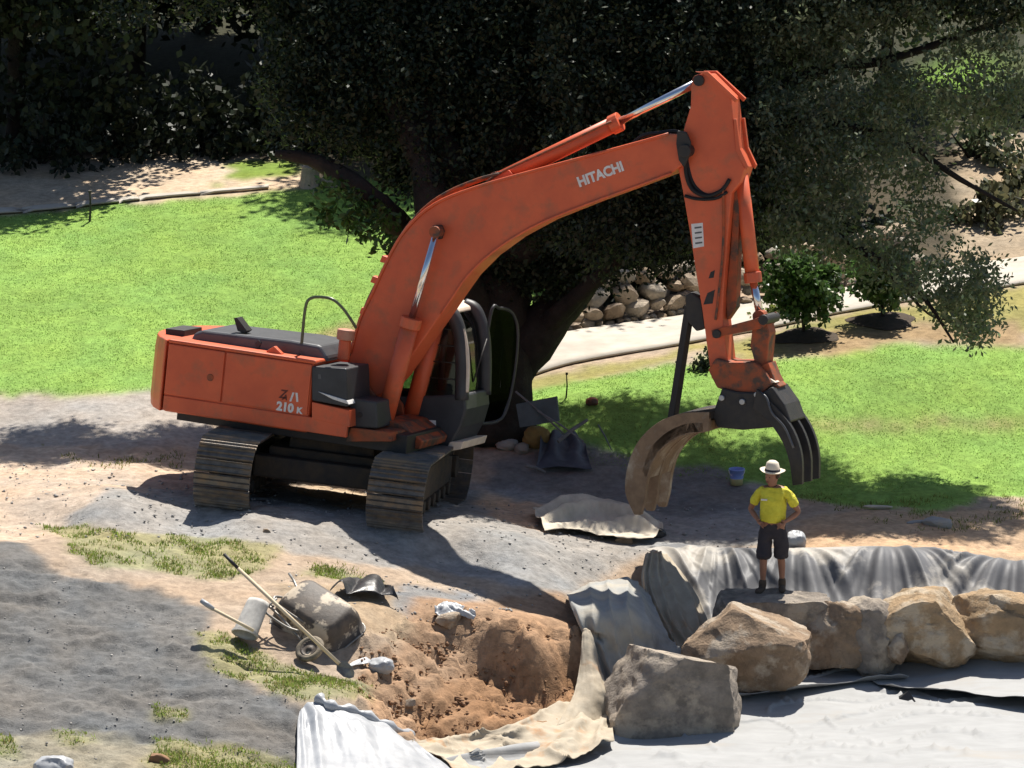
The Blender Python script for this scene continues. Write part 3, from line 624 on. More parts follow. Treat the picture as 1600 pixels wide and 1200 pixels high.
def wr(S, T, V):
    d = V[..., 0] * .55 - V[..., 1] * 1.25
    a = fbm(V[..., 0] * .9, V[..., 1] * .9, 81, 2) * 1.25; e = np.abs(np.sin(d * 3.1 + a * 7)); e2 = np.abs(np.sin((V[..., 0] * 1.1 + V[..., 1] * .5) * 1.9 + a * 9))
    return .08 * np.exp(-e * 14) * np.clip((a - .4) * 9, 0, 1) + .05 * np.exp(-e2 * 14) * (a < .5) + (a - .47) * .10
o = loft('pond_liner', [[(975,1100),(1060,1090),(1150,1072),(1260,1055),(1400,1038),(1600,1028),(1800,1024)], [(930,1140),(1040,1140),(1160,1120),(1280,1095),(1420,1080),(1600,1070),(1800,1065)], [(640,1205),(850,1195),(1100,1180),(1280,1165),(1440,1150),(1600,1140),(1800,1130)], [(560,1300),(850,1300),(1100,1300),(1280,1300),(1440,1300),(1600,1300),(1800,1300)]], M_liner, 240, 140, wr, .002, 5, 3)
tag(o, 'pale grey geotextile liner spread over the pond floor below the boulders', 'pond liner')
for rows, sd, lb in (([[(1340,1052),(1440,1042),(1560,1038),(1700,1034)], [(1350,1066),(1450,1062),(1560,1060),(1700,1060)], [(1370,1078),(1455,1082),(1570,1088),(1700,1095)], [(1390,1088),(1470,1096),(1580,1108),(1700,1120)]], 61, 'overlapping pale sheet with a lifted dark edge below the broad ochre boulder'), ([[(1130,1086),(1220,1072),(1330,1058),(1400,1050)], [(1140,1094),(1230,1082),(1340,1070),(1410,1064)], [(1150,1104),(1240,1092),(1345,1080),(1420,1074)]], 63, 'narrow pale sheet strip along the foot of the boulders')):
    o = loft('liner_overlap', rows, M_liner, 70, 24, lambda S, T, V: .05 + .09 * np.clip(T - .72, 0, 1) * (.4 + fbm(S * 7, T, 5)) * 4 + .05 * (fbm(S * 5, T * 2, 9, 2) - .4), .01, 3, sd); tag(o, lb, 'pond liner')
bm = bmesh.new(); q = [G(1398, 1098), G(1420, 1100), G(1436, 1104)]; add_prism(bm, [q[0], q[2], q[1] + Vector((0, .05, .17))], [p + Vector((0, .25, -.02)) for p in (q[0], q[2])] + [q[1] + Vector((0, .22, .05))]); o = bm_obj('upturned_corner', bm, M_blackpl); tag(o, 'small upturned black corner of sheeting on the pale liner', 'plastic')
PIN = [(1012, 862), (1240, 862), (1388, 860), (1585, 884), (1130, 870)]
PINW = [G(*p) for p in PIN]
def bank_fold(S, T, V):
    out = np.zeros(S.shape); ws = np.zeros(S.shape) + 1e-6
    for k, p in enumerate(PINW):
        c = (V[..., 0] - p.x - .25 * T * (-1) ** k) / (.22 + T * 1.15); wg = np.exp(-c * c * 1.6)
        f = (.5 + .5 * np.cos(c * (8.5 + k % 2 * 2) + k * 1.3 + .8 * np.sin(c * 2.3 + k))) ** 1.7 + .3 * (.5 + .5 * np.cos(c * 21 + k * 2)) ** 4
        out += wg * f; ws += wg
    out = out / ws * (.03 + .17 * np.clip(T * 1.3, 0, 1)) * np.clip(T * 5, 0, 1)
    sag = np.sin(np.clip(T, 0, 1) * math.pi) * (fbm(V[..., 0] * .9, T, 17, 2) - .3) * .35
    return out + sag + .13 * np.exp(-((T - .25) / .2) ** 2) + .02
o = loft('bank_sheet', [[(1008,866),(1060,858),(1130,864),(1245,864),(1390,862),(1490,872),(1600,886),(1760,895)], [(1022,905),(1080,900),(1140,905),(1245,905),(1390,900),(1490,905),(1600,915),(1760,925)], [(1050,960),(1110,960),(1170,965),(1250,968),(1390,968),(1490,968),(1600,968),(1760,968)], [(1080,1015),(1130,1025),(1200,1035),(1260,1040),(1400,1037),(1490,1033),(1600,1030),(1760,1028)]], M_plas, 260, 70, bank_fold, .006, 4, 9)
tag(o, 'creased grey plastic sheet hanging over the bank behind the boulders', 'plastic sheet')
def vf(n, amp, s):
    def f(S, T, V): return amp * (1 - np.abs(np.sin(S * n + fbm(S * 3, T * 1.5, s) * 5)) ** .7) * (.3 + T)
    return f
o = loft('draped_sheet', [[(886,930,-3.4),(935,910,-3.2),(985,906,-2.9),(1012,926,-2.6)], [(893,950,-4.75),(940,956,-4.8),(990,958,-4.5),(1034,985,-3.8)], [(918,1010,-5.0),(955,1022,-4.98),(1003,1014,-4.65),(1050,1012,-3.95)], [(948,1092,-5.25),(980,1090,-5.2),(1018,1068,-4.85),(1066,1030,-4.15)]], M_greysheet, 90, 60, vf(17, .10, 4), .03, 4, 21)
tag(o, 'grey tan sheet draped over the corner of the cut beside the square boulder', 'sheet')
o = loft('folded_flap', [[(1008,866,-1.9),(1028,862,-1.7),(1046,872,-1.6)], [(1002,905,-2.4),(1030,905,-2.35),(1075,910,-2.2)], [(1012,950,-2.9),(1045,955,-2.95),(1100,962,-2.8)], [(1040,1010,-3.4),(1075,1012,-3.4),(1110,1015,-3.3)]], M_tan, 90, 50, vf(16, .10, 6), .02, 4, 23)
tag(o, 'tan fabric flap folded down the bank beside the creased plastic sheet', 'fabric')
o = loft('fabric_tail', [[(911,984,-5.1),(916,981,-5.1),(921,988,-5.1)], [(906,1040,-5.5),(922,1036,-5.5),(938,1045,-5.4)], [(896,1090,-6.0),(925,1085,-6.0),(952,1088,-5.8)], [(868,1140),(915,1138),(958,1128)]], M_tan, 34, 50, vf(5, .05, 8), .03, 5, 25)
tag(o, 'narrow rust stained fabric tail hanging at the edge of the brown cut', 'fabric')
o = loft('liner_edge', [[(640,1168),(720,1160),(800,1142),(870,1115),(935,1095)], [(650,1180),(740,1172),(820,1158),(885,1140),(950,1118)], [(690,1200),(770,1192),(840,1182),(900,1168),(955,1140)], [(720,1225),(800,1215),(860,1205),(910,1190),(960,1165)]], M_tan, 80, 40, lambda S, T, V: .10 * (1 - np.abs(np.sin(S * 11 + T * 4 + fbm(S * 4, T * 3, 2) * 6)) ** .6) + .05, .05, 4, 27)
tag(o, 'rumpled tan liner edge lying along the foot of the brown cut', 'fabric')
o = loft('plastic_wrap', [[(468,1116),(492,1102),(560,1122),(640,1148)], [(464,1140),(515,1136),(580,1150),(660,1180)], [(463,1185),(530,1180),(600,1186),(700,1210)], [(462,1260),(540,1260),(620,1260),(740,1260)]], M_wplas, 110, 50, lambda S, T, V: (.04 + .20 * (.5 + .5 * np.cos(S * 26 + 5 * np.sin(S * 6) + fbm(S * 4, T * 1.2, 12, 2) * 9)) ** 2 * fbm(S * 5, T * 1.5, 19, 2) + .12 * (fbm(S * 6, T * 2, 3) - .4)) * np.clip(T * 2.5 + .2, 0, 1), .01, 4, 29)
tag(o, 'white translucent plastic sheet hanging in folds at the bottom of the slope', 'plastic sheet')
bm = bmesh.new(); add_tube(bm, spline([A(496,1100,None,.08), A(520,1116,None,.10), A(560,1124,None,.09), A(600,1144,None,.10), A(642,1160,None,.08)], 5), [.06 + .03 * math.sin(k * 1.7) for k in range(21)], 10); o = bm_obj('plastic_roll', bm, M_wplas, None, smooth=True)
tag(o, 'bunched white plastic roll along the top of the hanging white sheet', 'plastic')

# ------------------------------------------------------------------ boulders
def rock_mesh(name, size, seed, cuts=9, sub=5, rough=.06, boxy=.5, keep=(.62, .88), planes=()):
    rg = np.random.default_rng(seed); bm = bmesh.new(); bmesh.ops.create_icosphere(bm, subdivisions=sub, radius=1)
    V = np.array([v.co[:] for v in bm.verts])
    e = 2 / (1 - boxy * .8); r = (np.abs(V) ** e).sum(1) ** (-1 / e); V *= r[:, None] * .94
    for k in range(cuts):
        d = rg.normal(size=3); d /= np.linalg.norm(d); h = rg.uniform(*keep); t = V @ d - h; V -= np.clip(t, 0, None)[:, None] * d * .96
    for d, h in planes:
        d = np.array(d, float); d /= np.linalg.norm(d); t = V @ d - h; V -= np.clip(t, 0, None)[:, None] * d
    q = V * 1.7 + seed; n1 = fbm(q[:, 0] + q[:, 2] * .7, q[:, 1] + q[:, 2] * 1.1, seed % 97) - .47; q2 = V * 5 + seed; n2 = fbm(q2[:, 0] + q2[:, 2] * .7, q2[:, 1] - q2[:, 2] * .9, seed % 53) - .47
    q3 = V * 12 + seed; n3 = np.abs(fbm(q3[:, 0] + q3[:, 2] * .7, q3[:, 1] - q3[:, 2] * .9, seed % 31) - .47)
    st = fbm(V[:, 0] * 2 + seed, V[:, 2] * 9 + V[:, 0] * 1.5, seed % 29) - .47
    V *= (1 + n1 * rough * 3.2 + n2 * rough * 2.2 - n3 * rough * 1.3 + st * rough * 1.1)[:, None]
    for v, c in zip(bm.verts, V * np.array(size)): v.co = c
    for f in bm.faces: f.smooth = True
    me = bpy.data.meshes.new(name); bm.to_mesh(me); bm.free()
    try: me.set_sharp_from_angle(angle=R(32))
    except Exception: pass
    return me
def rockmat(name, a, b, c): return mat(name, a, b, 3.8, .9, .09, c3=c, s3=2.2, t3=(.5, .60), bscale=7, spec=.15, coords='World')
RM = [rockmat('brown_sandstone', (.38, .27, .18), (.22, .16, .11), (.48, .40, .31)), rockmat('ochre_sandstone', (.46, .32, .19), (.29, .21, .13), (.54, .44, .32)), rockmat('grey_sandstone', (.35, .30, .25), (.19, .165, .14), (.45, .38, .30))]
def boulder(box, Y, depth, seed, m, label, boxy=.5, rz=0.0, tilt=0, cuts=9, rough=.06, planes=()):
    x0, y0, x1, y1 = box; a = at(x0, (y0 + y1) / 2, Y); b = at(x1, (y0 + y1) / 2, Y); hh = (y1 - y0) / (F / (80 + Y)) / math.cos(PITCH) - depth * math.sin(PITCH) * .35
    c = at((x0 + x1) / 2, (y0 + y1) / 2, Y)
    me = rock_mesh('boulder', ((b.x - a.x) / 2 * 1.2, depth / 2 * 1.1, hh / 2 * 1.2), seed, boxy=boxy, cuts=cuts, rough=rough, planes=planes); o = link('boulder', me, m); o.location = c; o.rotation_euler = (0, tilt, rz)
    return tag(o, label, 'boulder', 'boulders set along the pond edge')
boulder((958,1012,1152,1150), -6.1, 1.3, 111, RM[2], 'square brown boulder standing alone on the pale liner', .7, .12, 0, 3, .045, [((0, -1, .05), .62), ((.36, .25, 1), .70), ((-1, -.1, .45), .72), ((1, -.2, .1), .80)])
boulder((1080,950,1256,1074), -4.6, 1.4, 127, RM[0], 'large rounded brown boulder lying in front of the worker', .45, -.1, .0, 5, .05, [((0, -1, -.25), .66), ((.55, .1, 1), .72), ((-.8, 0, .7), .80), ((.2, -.8, .9), .85)])
boulder((1128,913,1292,1062), -3.2, 1.2, 133, RM[2], 'dark flat topped boulder the worker stands on', .7, .1, 0, 5, .05, [((0, 0, 1), .72), ((0, -1, 0), .75)])
boulder((1246,940,1342,1054), -3.5, 1.0, 141, RM[0], 'narrow brown boulder wedged beside the worker\'s boulder', .55, .3, 0, 5, .07, [((0, -1, .1), .78), ((.1, .3, 1), .88)])
boulder((1312,938,1400,1052), -3.4, 1.0, 152, RM[2], 'grey weathered boulder with pale streaks between brown ones', .55, -.3, 0, 5, .07, [((0, -1, .1), .78), ((.1, .3, 1), .88)])
boulder((1362,920,1516,1038), -3.3, 1.2, 167, RM[1], 'broad ochre boulder with ledges next to the grey one', .5, .2, 0, 5, .07, [((0, -1, .1), .78), ((.1, .3, 1), .88)])
boulder((1490,924,1660,1034), -3.1, 1.2, 171, RM[1], 'smooth ochre boulder at the far end of the boulder row', .5, -.15, 0, 5, .07, [((0, -1, .1), .78), ((.1, .3, 1), .88)])
boulder((1384,985,1418,1036), -3.8, .45, 177, RM[0], 'small dark brown boulder tucked under the broad ochre one', .4, .5)

# small stones and clods lying about
def pebbles(name, n, box, polys, smin, smax, m, label, seed):
    rg = np.random.default_rng(seed); x0, x1, y0, y1 = box; x = rg.uniform(x0, x1, n); y = rg.uniform(y0, y1, n); z = gz(x, y); px, py = proj(x, y, z); k = np.zeros(n, bool)
    for p in polys: k |= inpoly(px, py, p)
    x, y, z = x[k], y[k], z[k]; n = len(x); s = smin + (smax - smin) * rg.random(n) ** 3
    base = np.array([(1,0,0),(-1,0,0),(0,1,0),(0,-1,0),(0,0,1),(0,0,-1)], float); V = base[None] * rg.uniform(.6, 1.2, (n, 6, 1)) * s[:, None, None]; V[:, :, 2] *= .7; V += rg.normal(0, .15, V.shape) * s[:, None, None]
    zz = np.array([0.0] * n); V += np.stack([x, y, z + s * .25], -1)[:, None]
    f = np.array([(0,2,4),(2,1,4),(1,3,4),(3,0,4),(2,0,5),(1,2,5),(3,1,5),(0,3,5)]); Fq = (f[None] + 6 * np.arange(n)[:, None, None]).reshape(-1, 3)
    o = link(name, mesh_np(name, V.reshape(-1, 3), Fq), m); return tag(o, label, 'stones', kind='stuff')
M_peb = mat('loose_stone', (.38, .36, .33), (.26, .245, .23), 2, .9); M_clod = mat('soil_clod', (.26, .15, .085), (.18, .10, .055), 2, .95, .01)
pebbles('gravel', 6000, (-6, 8, -9, 1.5), [[(0,700),(330,720),(1200,780),(1230,850),(960,900),(700,890),(300,840),(0,840)], [(430,880),(900,930),(640,1000),(450,980)]], .006, .035, M_peb, 'loose gravel scattered over the grey machine pad', 51)
pebbles('soil_clods', 16000, (-3, 5, -9, -3), [[(560,1000),(690,955),(920,990),(940,1100),(860,1140),(640,1175),(560,1110)]], 0.008, .05, M_clod, 'crumbly brown clods on the face of the cut', 53)
pebbles('mat_debris', 2500, (-7, 1, -12.5, -3), [[(-100,850),(330,980),(480,1110),(470,1240),(-100,1240)]], .005, .026, M_peb, 'grit and debris lying on the dark weed mat', 57)
for i, (px, py, s, lb) in enumerate([(248,1190,.14,'brown lump of rock in the weedy grass below the weed mat'), (416,832,.07,'small dark stone on the grey pad in front of the tracks'), (975,848,.13,'brown stone beside the folded cream fabric'), (700,975,.22,'clod of pale soil at the lip of the cut under the white scrap'), (640,1100,.10,'small pale stone on the brown ledge above the white plastic')]):
    o = link('rock', rock_mesh('rock', (s, s * .8, s * .55), 300 + i, sub=3), RM[0] if i else M_clod); o.location = G(px, py, s * .2); tag(o, lb, 'rock')

# ------------------------------------------------------------------ stone retaining wall
wall = empty('stone_wall', G(985, 512)); tag(wall, 'dry stacked wall of pale sandstone rocks beside the concrete path', 'wall')
M_ws = [rockmat('wall_stone_' + n, a, b, c) for n, a, b, c in (('tan', (.46, .36, .26), (.36, .28, .20), (.52, .43, .33)), ('brown', (.34, .25, .17), (.26, .19, .13), (.44, .35, .26)), ('grey', (.40, .35, .29), (.30, .26, .21), (.48, .40, .31)))]
stone_me = [rock_mesh('stone', (1, 1, 1), 400 + i, sub=2, boxy=.6, cuts=8, rough=.05) for i in range(9)]
for i, me in enumerate(stone_me): me.materials.append(M_ws[i % 3])
base = spline([G(860, 527), G(885, 520), G(980, 508), G(1070, 494), G(1180, 476), G(1305, 454), G(1435, 429)], 20)
L = [0]
for a, b in zip(base, base[1:]): L.append(L[-1] + (b - a).length)
def along(s):
    i = max(0, min(len(base) - 2, next((k for k in range(len(L) - 1) if L[k + 1] >= s), len(L) - 2))); return base[i].lerp(base[i + 1], (s - L[i]) / max(L[i + 1] - L[i], 1e-6))
rr = random.Random(5)
for row, (h0, sz) in enumerate([(.04, .085), (.20, .16), (.43, .20), (.66, .17)]):
    s = rr.uniform(0, .1)
    while s < L[-1]:
        f = s / L[-1]; k = sz * rr.uniform(.75, 1.3); hmax = .26 + 3.2 * f
        if row < 2 or h0 < min(hmax, .95):
            p = along(min(s, L[-1] - .01)); o = link('stone', stone_me[rr.randrange(9)], None, wall)
            o.location = p + Vector((0, .10 + row * .16, h0 + rr.uniform(-.03, .03))) - wall.location; o.scale = (k * 1.1, k, k * .72); o.rotation_euler = (rr.uniform(-.3, .3), rr.uniform(-.3, .3), rr.uniform(0, 6.28))
        s += k * 2.0

# ------------------------------------------------------------------ foliage
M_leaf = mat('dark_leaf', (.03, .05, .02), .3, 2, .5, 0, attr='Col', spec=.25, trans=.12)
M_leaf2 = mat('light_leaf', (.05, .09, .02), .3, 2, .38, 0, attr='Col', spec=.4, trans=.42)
M_bark = mat('dark_bark', (.020, .016, .013), (.038, .030, .024), 5, .95, .05, bscale=9)
def leaf_mesh(name, cen, seed, per=36, spread=.22, ln=.13, wd=.045, c=(.035, .055, .02), droop=.35, var=.45):
    rg = np.random.default_rng(seed); cen = np.asarray(cen); n = len(cen) * per
    tw = rg.normal(size=(len(cen), 3)); tw[:, 2] -= droop; tw /= np.linalg.norm(tw, axis=1, keepdims=True)
    P = np.repeat(cen, per, 0) + np.repeat(tw, per, 0) * rg.uniform(-1, 1, (n, 1)) * spread * 1.5 + rg.normal(0, spread * .42, (n, 3))
    d = np.repeat(tw, per, 0) * .6 + rg.normal(0, .75, (n, 3)); d[:, 2] -= droop; d /= np.linalg.norm(d, axis=1, keepdims=True)
    b = np.cross(d, rg.normal(size=(n, 3))); b /= np.linalg.norm(b, axis=1, keepdims=True) + 1e-9
    s = rg.uniform(.6, 1.35, (n, 1)); l = d * ln * s; w_ = b * wd * s
    V = np.stack([P, P + l * .5 + w_, P + l, P + l * .5 - w_], 1).reshape(-1, 3)
    cc = np.array(c) * (1 + rg.uniform(-var, var, (n, 1))) * np.array([1, 1, 1]); hue = rg.uniform(-.12, .12, n); cc[:, 0] *= 1 + hue; cc = np.repeat(cc, 4, 0)
    return mesh_np(name, V, np.arange(4 * n).reshape(-1, 4), cc)
def limb(bm, pts, r0, r1, seed=0, n=9, k=5):
    rg = random.Random(seed); q = spline(pts, k); rs = [(r0 + (r1 - r0) * i / (len(q) - 1)) * rg.uniform(.9, 1.12) for i in range(len(q))]; add_tube(bm, q, rs, n)
def slab(px, py, S):
    Y = S + 2
    for _ in range(12):
        p = at(px, py, Y); Y = S + .58 * (p.z + .35)
    return at(px, py, Y)
# --- the big shade tree behind the excavator
big = empty('shade_tree', G(752, 668)); tag(big, 'huge dark shade tree with leaning trunk standing behind the excavator', 'tree')
bl = Vector(big.location)
CROWN = [(425,-160),(425,60),(440,205),(500,212),(560,235),(640,290),(720,300),(760,410),(850,450),(900,436),(1000,406),(1100,388),(1190,362),(1330,400),(1400,440),(1470,490),(1500,520),(1540,520),(1560,460),(1550,410),(1500,330),(1465,250),(1450,190),(1560,190),(1620,150),(1620,-160)]
rg = np.random.default_rng(21); cen = []; cenR = []
while len(cen) < 3300:
    px, py = rg.uniform(420, 1620), rg.uniform(-160, 550)
    if not inpoly(np.array([px]), np.array([py]), CROWN)[0]: continue
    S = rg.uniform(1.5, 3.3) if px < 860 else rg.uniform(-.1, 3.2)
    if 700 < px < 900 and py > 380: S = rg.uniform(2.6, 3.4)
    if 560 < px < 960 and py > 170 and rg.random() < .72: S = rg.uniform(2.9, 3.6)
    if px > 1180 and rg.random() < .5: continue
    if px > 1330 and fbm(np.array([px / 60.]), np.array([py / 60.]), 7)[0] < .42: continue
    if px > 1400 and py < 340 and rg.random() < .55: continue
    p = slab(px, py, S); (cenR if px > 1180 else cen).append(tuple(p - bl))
    if px > 1180: cen.append(cen[rg.integers(len(cen))]) if rg.random() < 0 else None
# crown above the picture, shading the drive and the lawn edge
for _ in range(1700):
    gxp, S, h = rg.uniform(-5.2, 9), rg.uniform(.2, 3.3), rg.uniform(6.3, 10.5)
    if gxp < 3.3: S = rg.uniform(1.4, 3.5)
    if fbm(np.array([gxp * .8]), np.array([S * 1.6]), 13)[0] < .40: continue
    cen.append((gxp + .235 * h - bl.x, S + .58 * h - bl.y, h - .3 - bl.z))
for _ in range(1500):
    gxp = rg.uniform(2.5, 9.4); S = rg.uniform(-.1, float(np.interp(gxp, [2.5, 5, 7, 9.4], [5.0, 4.6, 3.4, 2.4]))); h = rg.uniform(6.6, 9.5)
    if fbm(np.array([gxp * 1.1]), np.array([S * 2.2]), 23)[0] < .36: continue
    cen.append((gxp + .235 * h - bl.x, S + .58 * h - bl.y, h - .3 - bl.z))
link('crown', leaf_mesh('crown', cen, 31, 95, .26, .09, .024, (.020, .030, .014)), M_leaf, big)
link('crown_spray', leaf_mesh('crown_spray', cenR, 32, 80, .22, .09, .022, (.12, .15, .085)), M_leaf2, big)  # right-hand leaves coloured lighter to paint in sky and sun light
lc = [slab(x + rg.normal(0, 10), y + rg.normal(0, 9), rg.uniform(1.4, 2.0)) - bl for x, y in [(505,290),(520,300),(545,300),(560,318),(575,335),(590,350),(600,372),(590,330),(555,345),(515,350),(505,335),(565,360),(605,385),(610,350),(535,318),(548,330)] for _ in range(3)]
tag(link('hanging_spray', leaf_mesh('hanging_spray', [tuple(v) for v in lc], 33, 16, .10, .12, .028, (.045, .09, .02)), M_leaf2, big), kind='stuff')  # leaf colour raised above the crown's, as if lit
bm = bmesh.new(); base = Vector((0, 0, -.2))
def LP(px, py, S): return slab(px, py, S) - bl
limb(bm, [base, at(756, 600, 4.6) - bl, at(758, 500, 4.9) - bl, at(772, 400, 5.2) - bl], .80, .58, 1, 14)
limb(bm, [base + Vector((-.45, .1, 0)), at(722, 600, 4.7) - bl, at(722, 500, 4.9) - bl, at(740, 400, 5.2) - bl], .55, .4, 11, 12)
limb(bm, [at(778, 610, 4.6) - bl, at(840, 520, 4.8) - bl, at(905, 440, 5.0) - bl, LP(980, 330, 2.2), LP(1080, 230, 2.0), LP(1200, 160, 1.8)], .40, .12, 2, 12)
limb(bm, [at(770, 500, 4.9) - bl, at(700, 420, 5.0) - bl, at(640, 372, 5.0) - bl, LP(580, 310, 2), LP(500, 255, 2), LP(430, 240, 2)], .34, .06, 3, 10)
limb(bm, [at(772, 420, 5.1) - bl, LP(800, 250, 2.4), LP(840, 60, 2.4), LP(860, -300, 2.4), LP(860, -700, 2.4)], .42, .1, 4, 12)
limb(bm, [at(772, 440, 5.1) - bl, LP(700, 250, 2.4), LP(620, 60, 2.4), LP(560, -300, 2.4), LP(300, -700, 2.4)], .34, .1, 5, 10)
limb(bm, [at(758, 520, 4.8) - bl, LP(690, 380, 2.2), LP(660, 250, 2.0), LP(590, 120, 2.0), LP(520, 0, 2.0)], .36, .12, 21, 10)
limb(bm, [at(772, 440, 5.0) - bl, LP(850, 330, 2.2), LP(930, 200, 2.0), LP(960, 60, 2.0), LP(1000, -100, 2.0)], .34, .12, 22, 10)
limb(bm, [at(840, 520, 4.8) - bl, LP(950, 420, 2.2), LP(1040, 350, 2.0), LP(1150, 330, 1.9)], .16, .04, 23, 8)
limb(bm, [LP(1080, 230, 2.0), LP(1250, 190, 1.6), LP(1400, 220, 1.4), LP(1500, 280, 1.2), LP(1590, 330, 1.1)], .10, .02, 6, 8)
limb(bm, [LP(980, 330, 2.0), LP(1180, 320, 1.7), LP(1330, 380, 1.3), LP(1430, 450, 1.1), LP(1490, 535, 1.0)], .10, .015, 7, 8)
limb(bm, [LP(1330, 380, 1.3), LP(1400, 440, 1.1), LP(1450, 490, 1.1), LP(1480, 500, 1.1)], .03, .008, 8, 6)
limb(bm, [LP(1080, 230, 2.0), LP(1250, 120, 1.8), LP(1400, 90, 1.8), LP(1600, 20, 1.8)], .12, .04, 9, 8)
bm_obj('trunk', bm, M_bark, big, smooth=True)
# --- the trees at the back
def tree(name, label, px, py, h, rx, rz, nc, seed, c, per=60, ln=.17, wd=.06, group='trees standing at the back of the lawn', m=None, low=.12, spread=.42, lean=0):
    b = G(px, py); t = empty(name, b); tag(t, label, 'tree', group); rg = np.random.default_rng(seed); P = []
    lob = [(rg.uniform(-.55, .55), rg.uniform(-.5, .5), rg.uniform(.3, .9), rg.uniform(.35, .6)) for _ in range(11)]
    while len(P) < nc:
        l = lob[rg.integers(len(lob))]; d = rg.normal(size=3); d /= np.linalg.norm(d); r = l[3] * rg.random() ** .4
        x, y, z = l[0] + d[0] * r, l[1] + d[1] * r, l[2] + d[2] * r * .55
        if z < low: continue
        P.append((x * rx + lean * z, y * rx, z * h))
    link('crown', leaf_mesh('crown', P, seed + 1, per, spread, ln, wd, c), m or M_leaf, t)
    bm = bmesh.new(); rd = random.Random(seed); limb(bm, [(0, 0, -.3), (.1, .05, h * .25), (-.1, .1, h * .55), (0, 0, h * .85)], .05 * h * .5, .04, seed, 9)
    for l in lob[:6]: limb(bm, [(0, .05, h * rd.uniform(.2, .4)), (l[0] * rx * .5, l[1] * rx * .5, l[2] * h * .7), (l[0] * rx, l[1] * rx, l[2] * h)], .10, .02, seed + 3, 6)
    bm_obj('trunk', bm, M_bark, t, smooth=True); return t
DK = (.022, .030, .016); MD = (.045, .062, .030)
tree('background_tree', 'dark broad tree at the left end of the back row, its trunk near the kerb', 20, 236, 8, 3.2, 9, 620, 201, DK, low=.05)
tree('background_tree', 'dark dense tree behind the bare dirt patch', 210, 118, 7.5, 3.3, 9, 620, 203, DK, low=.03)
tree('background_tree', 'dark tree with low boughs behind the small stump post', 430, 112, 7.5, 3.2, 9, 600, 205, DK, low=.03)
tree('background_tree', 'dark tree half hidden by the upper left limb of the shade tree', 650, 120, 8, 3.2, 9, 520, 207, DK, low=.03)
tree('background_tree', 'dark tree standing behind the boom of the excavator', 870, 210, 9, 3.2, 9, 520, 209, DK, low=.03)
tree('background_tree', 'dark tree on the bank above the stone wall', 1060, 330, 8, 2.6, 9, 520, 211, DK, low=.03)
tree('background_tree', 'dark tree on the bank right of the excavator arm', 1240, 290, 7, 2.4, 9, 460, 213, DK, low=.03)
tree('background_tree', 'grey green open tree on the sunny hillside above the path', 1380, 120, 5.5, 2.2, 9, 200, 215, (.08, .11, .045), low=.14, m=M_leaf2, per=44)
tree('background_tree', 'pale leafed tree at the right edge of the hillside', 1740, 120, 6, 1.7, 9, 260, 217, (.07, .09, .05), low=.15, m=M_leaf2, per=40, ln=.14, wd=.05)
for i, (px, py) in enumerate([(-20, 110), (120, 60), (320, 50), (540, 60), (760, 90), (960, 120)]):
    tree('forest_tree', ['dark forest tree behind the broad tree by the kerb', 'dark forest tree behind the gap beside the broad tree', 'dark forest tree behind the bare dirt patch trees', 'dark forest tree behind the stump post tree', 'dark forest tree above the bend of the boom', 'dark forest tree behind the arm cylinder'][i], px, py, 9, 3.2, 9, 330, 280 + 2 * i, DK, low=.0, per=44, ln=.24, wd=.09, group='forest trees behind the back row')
def shrub(label, px, py, r, h, nc, seed, c, m=None, per=26, group='low shrubs on the planted bank', ln=.15, wd=.05):
    b = G(px, py); t = empty('shrub', b); tag(t, label, 'shrub', group); rg = np.random.default_rng(seed); d = rg.normal(size=(nc, 3)); d /= np.linalg.norm(d, axis=1, keepdims=True); d *= rg.random((nc, 1)) ** .4; d[:, 2] = np.abs(d[:, 2])
    link('foliage', leaf_mesh('foliage', d * np.array((r, r, h)), seed, per, .16, ln, wd, c), m or M_leaf, t)
    bm = bmesh.new()
    for k in range(5): limb(bm, [(0, 0, -.1), tuple(d[k] * np.array((r, r, h)) * .9)], .03, .008, k, 6, 2)
    bm_obj('stem', bm, M_bark, t, smooth=True)
SHL = ['dark shrub at the foot of the broad tree by the kerb', 'dark shrub behind the shaded end of the dirt patch', 'dark shrub behind the middle of the bare dirt patch', 'dark shrub behind the small patch of grass on the dirt', 'dark shrub below the upper left limb of the shade tree', 'low dark shrub above the low end of the stone wall', 'dark shrub above the middle of the stone wall', 'dark shrub above the wall behind the excavator arm', 'dark shrub above the wall behind the round sapling', 'dark shrub above the wall behind the smaller sapling']
for i, (px, py, r, h, nc) in enumerate([(60,255,1.3,1.6,60),(180,246,1.2,1.5,60),(300,238,1.2,1.4,60),(420,232,1.2,1.5,60),(540,235,1.2,1.5,60),(930,466,.7,.6,40),(1010,446,.8,.7,40),(1140,425,.9,.9,50),(1250,412,.7,.6,36),(1340,395,.8,.9,40)]):
    shrub(SHL[i], px, py, r, h, nc, 230 + i, DK)
for i, (px, py, r, h, lb) in enumerate([(1545,345,.55,.5,'dry brown shrub low on the sunny mulch bank'),(1590,300,.7,.6,'olive shrub halfway up the sunny mulch bank'),(1520,245,.8,.8,'grey green shrub near the top of the mulch bank'),(1585,190,.9,.9,'green shrub at the top of the mulch bank beside the sunny grass')]):
    shrub(lb, px, py, r, h, 26, 250 + i, (.10, .10, .05) if i < 2 else (.08, .10, .05), M_leaf2)
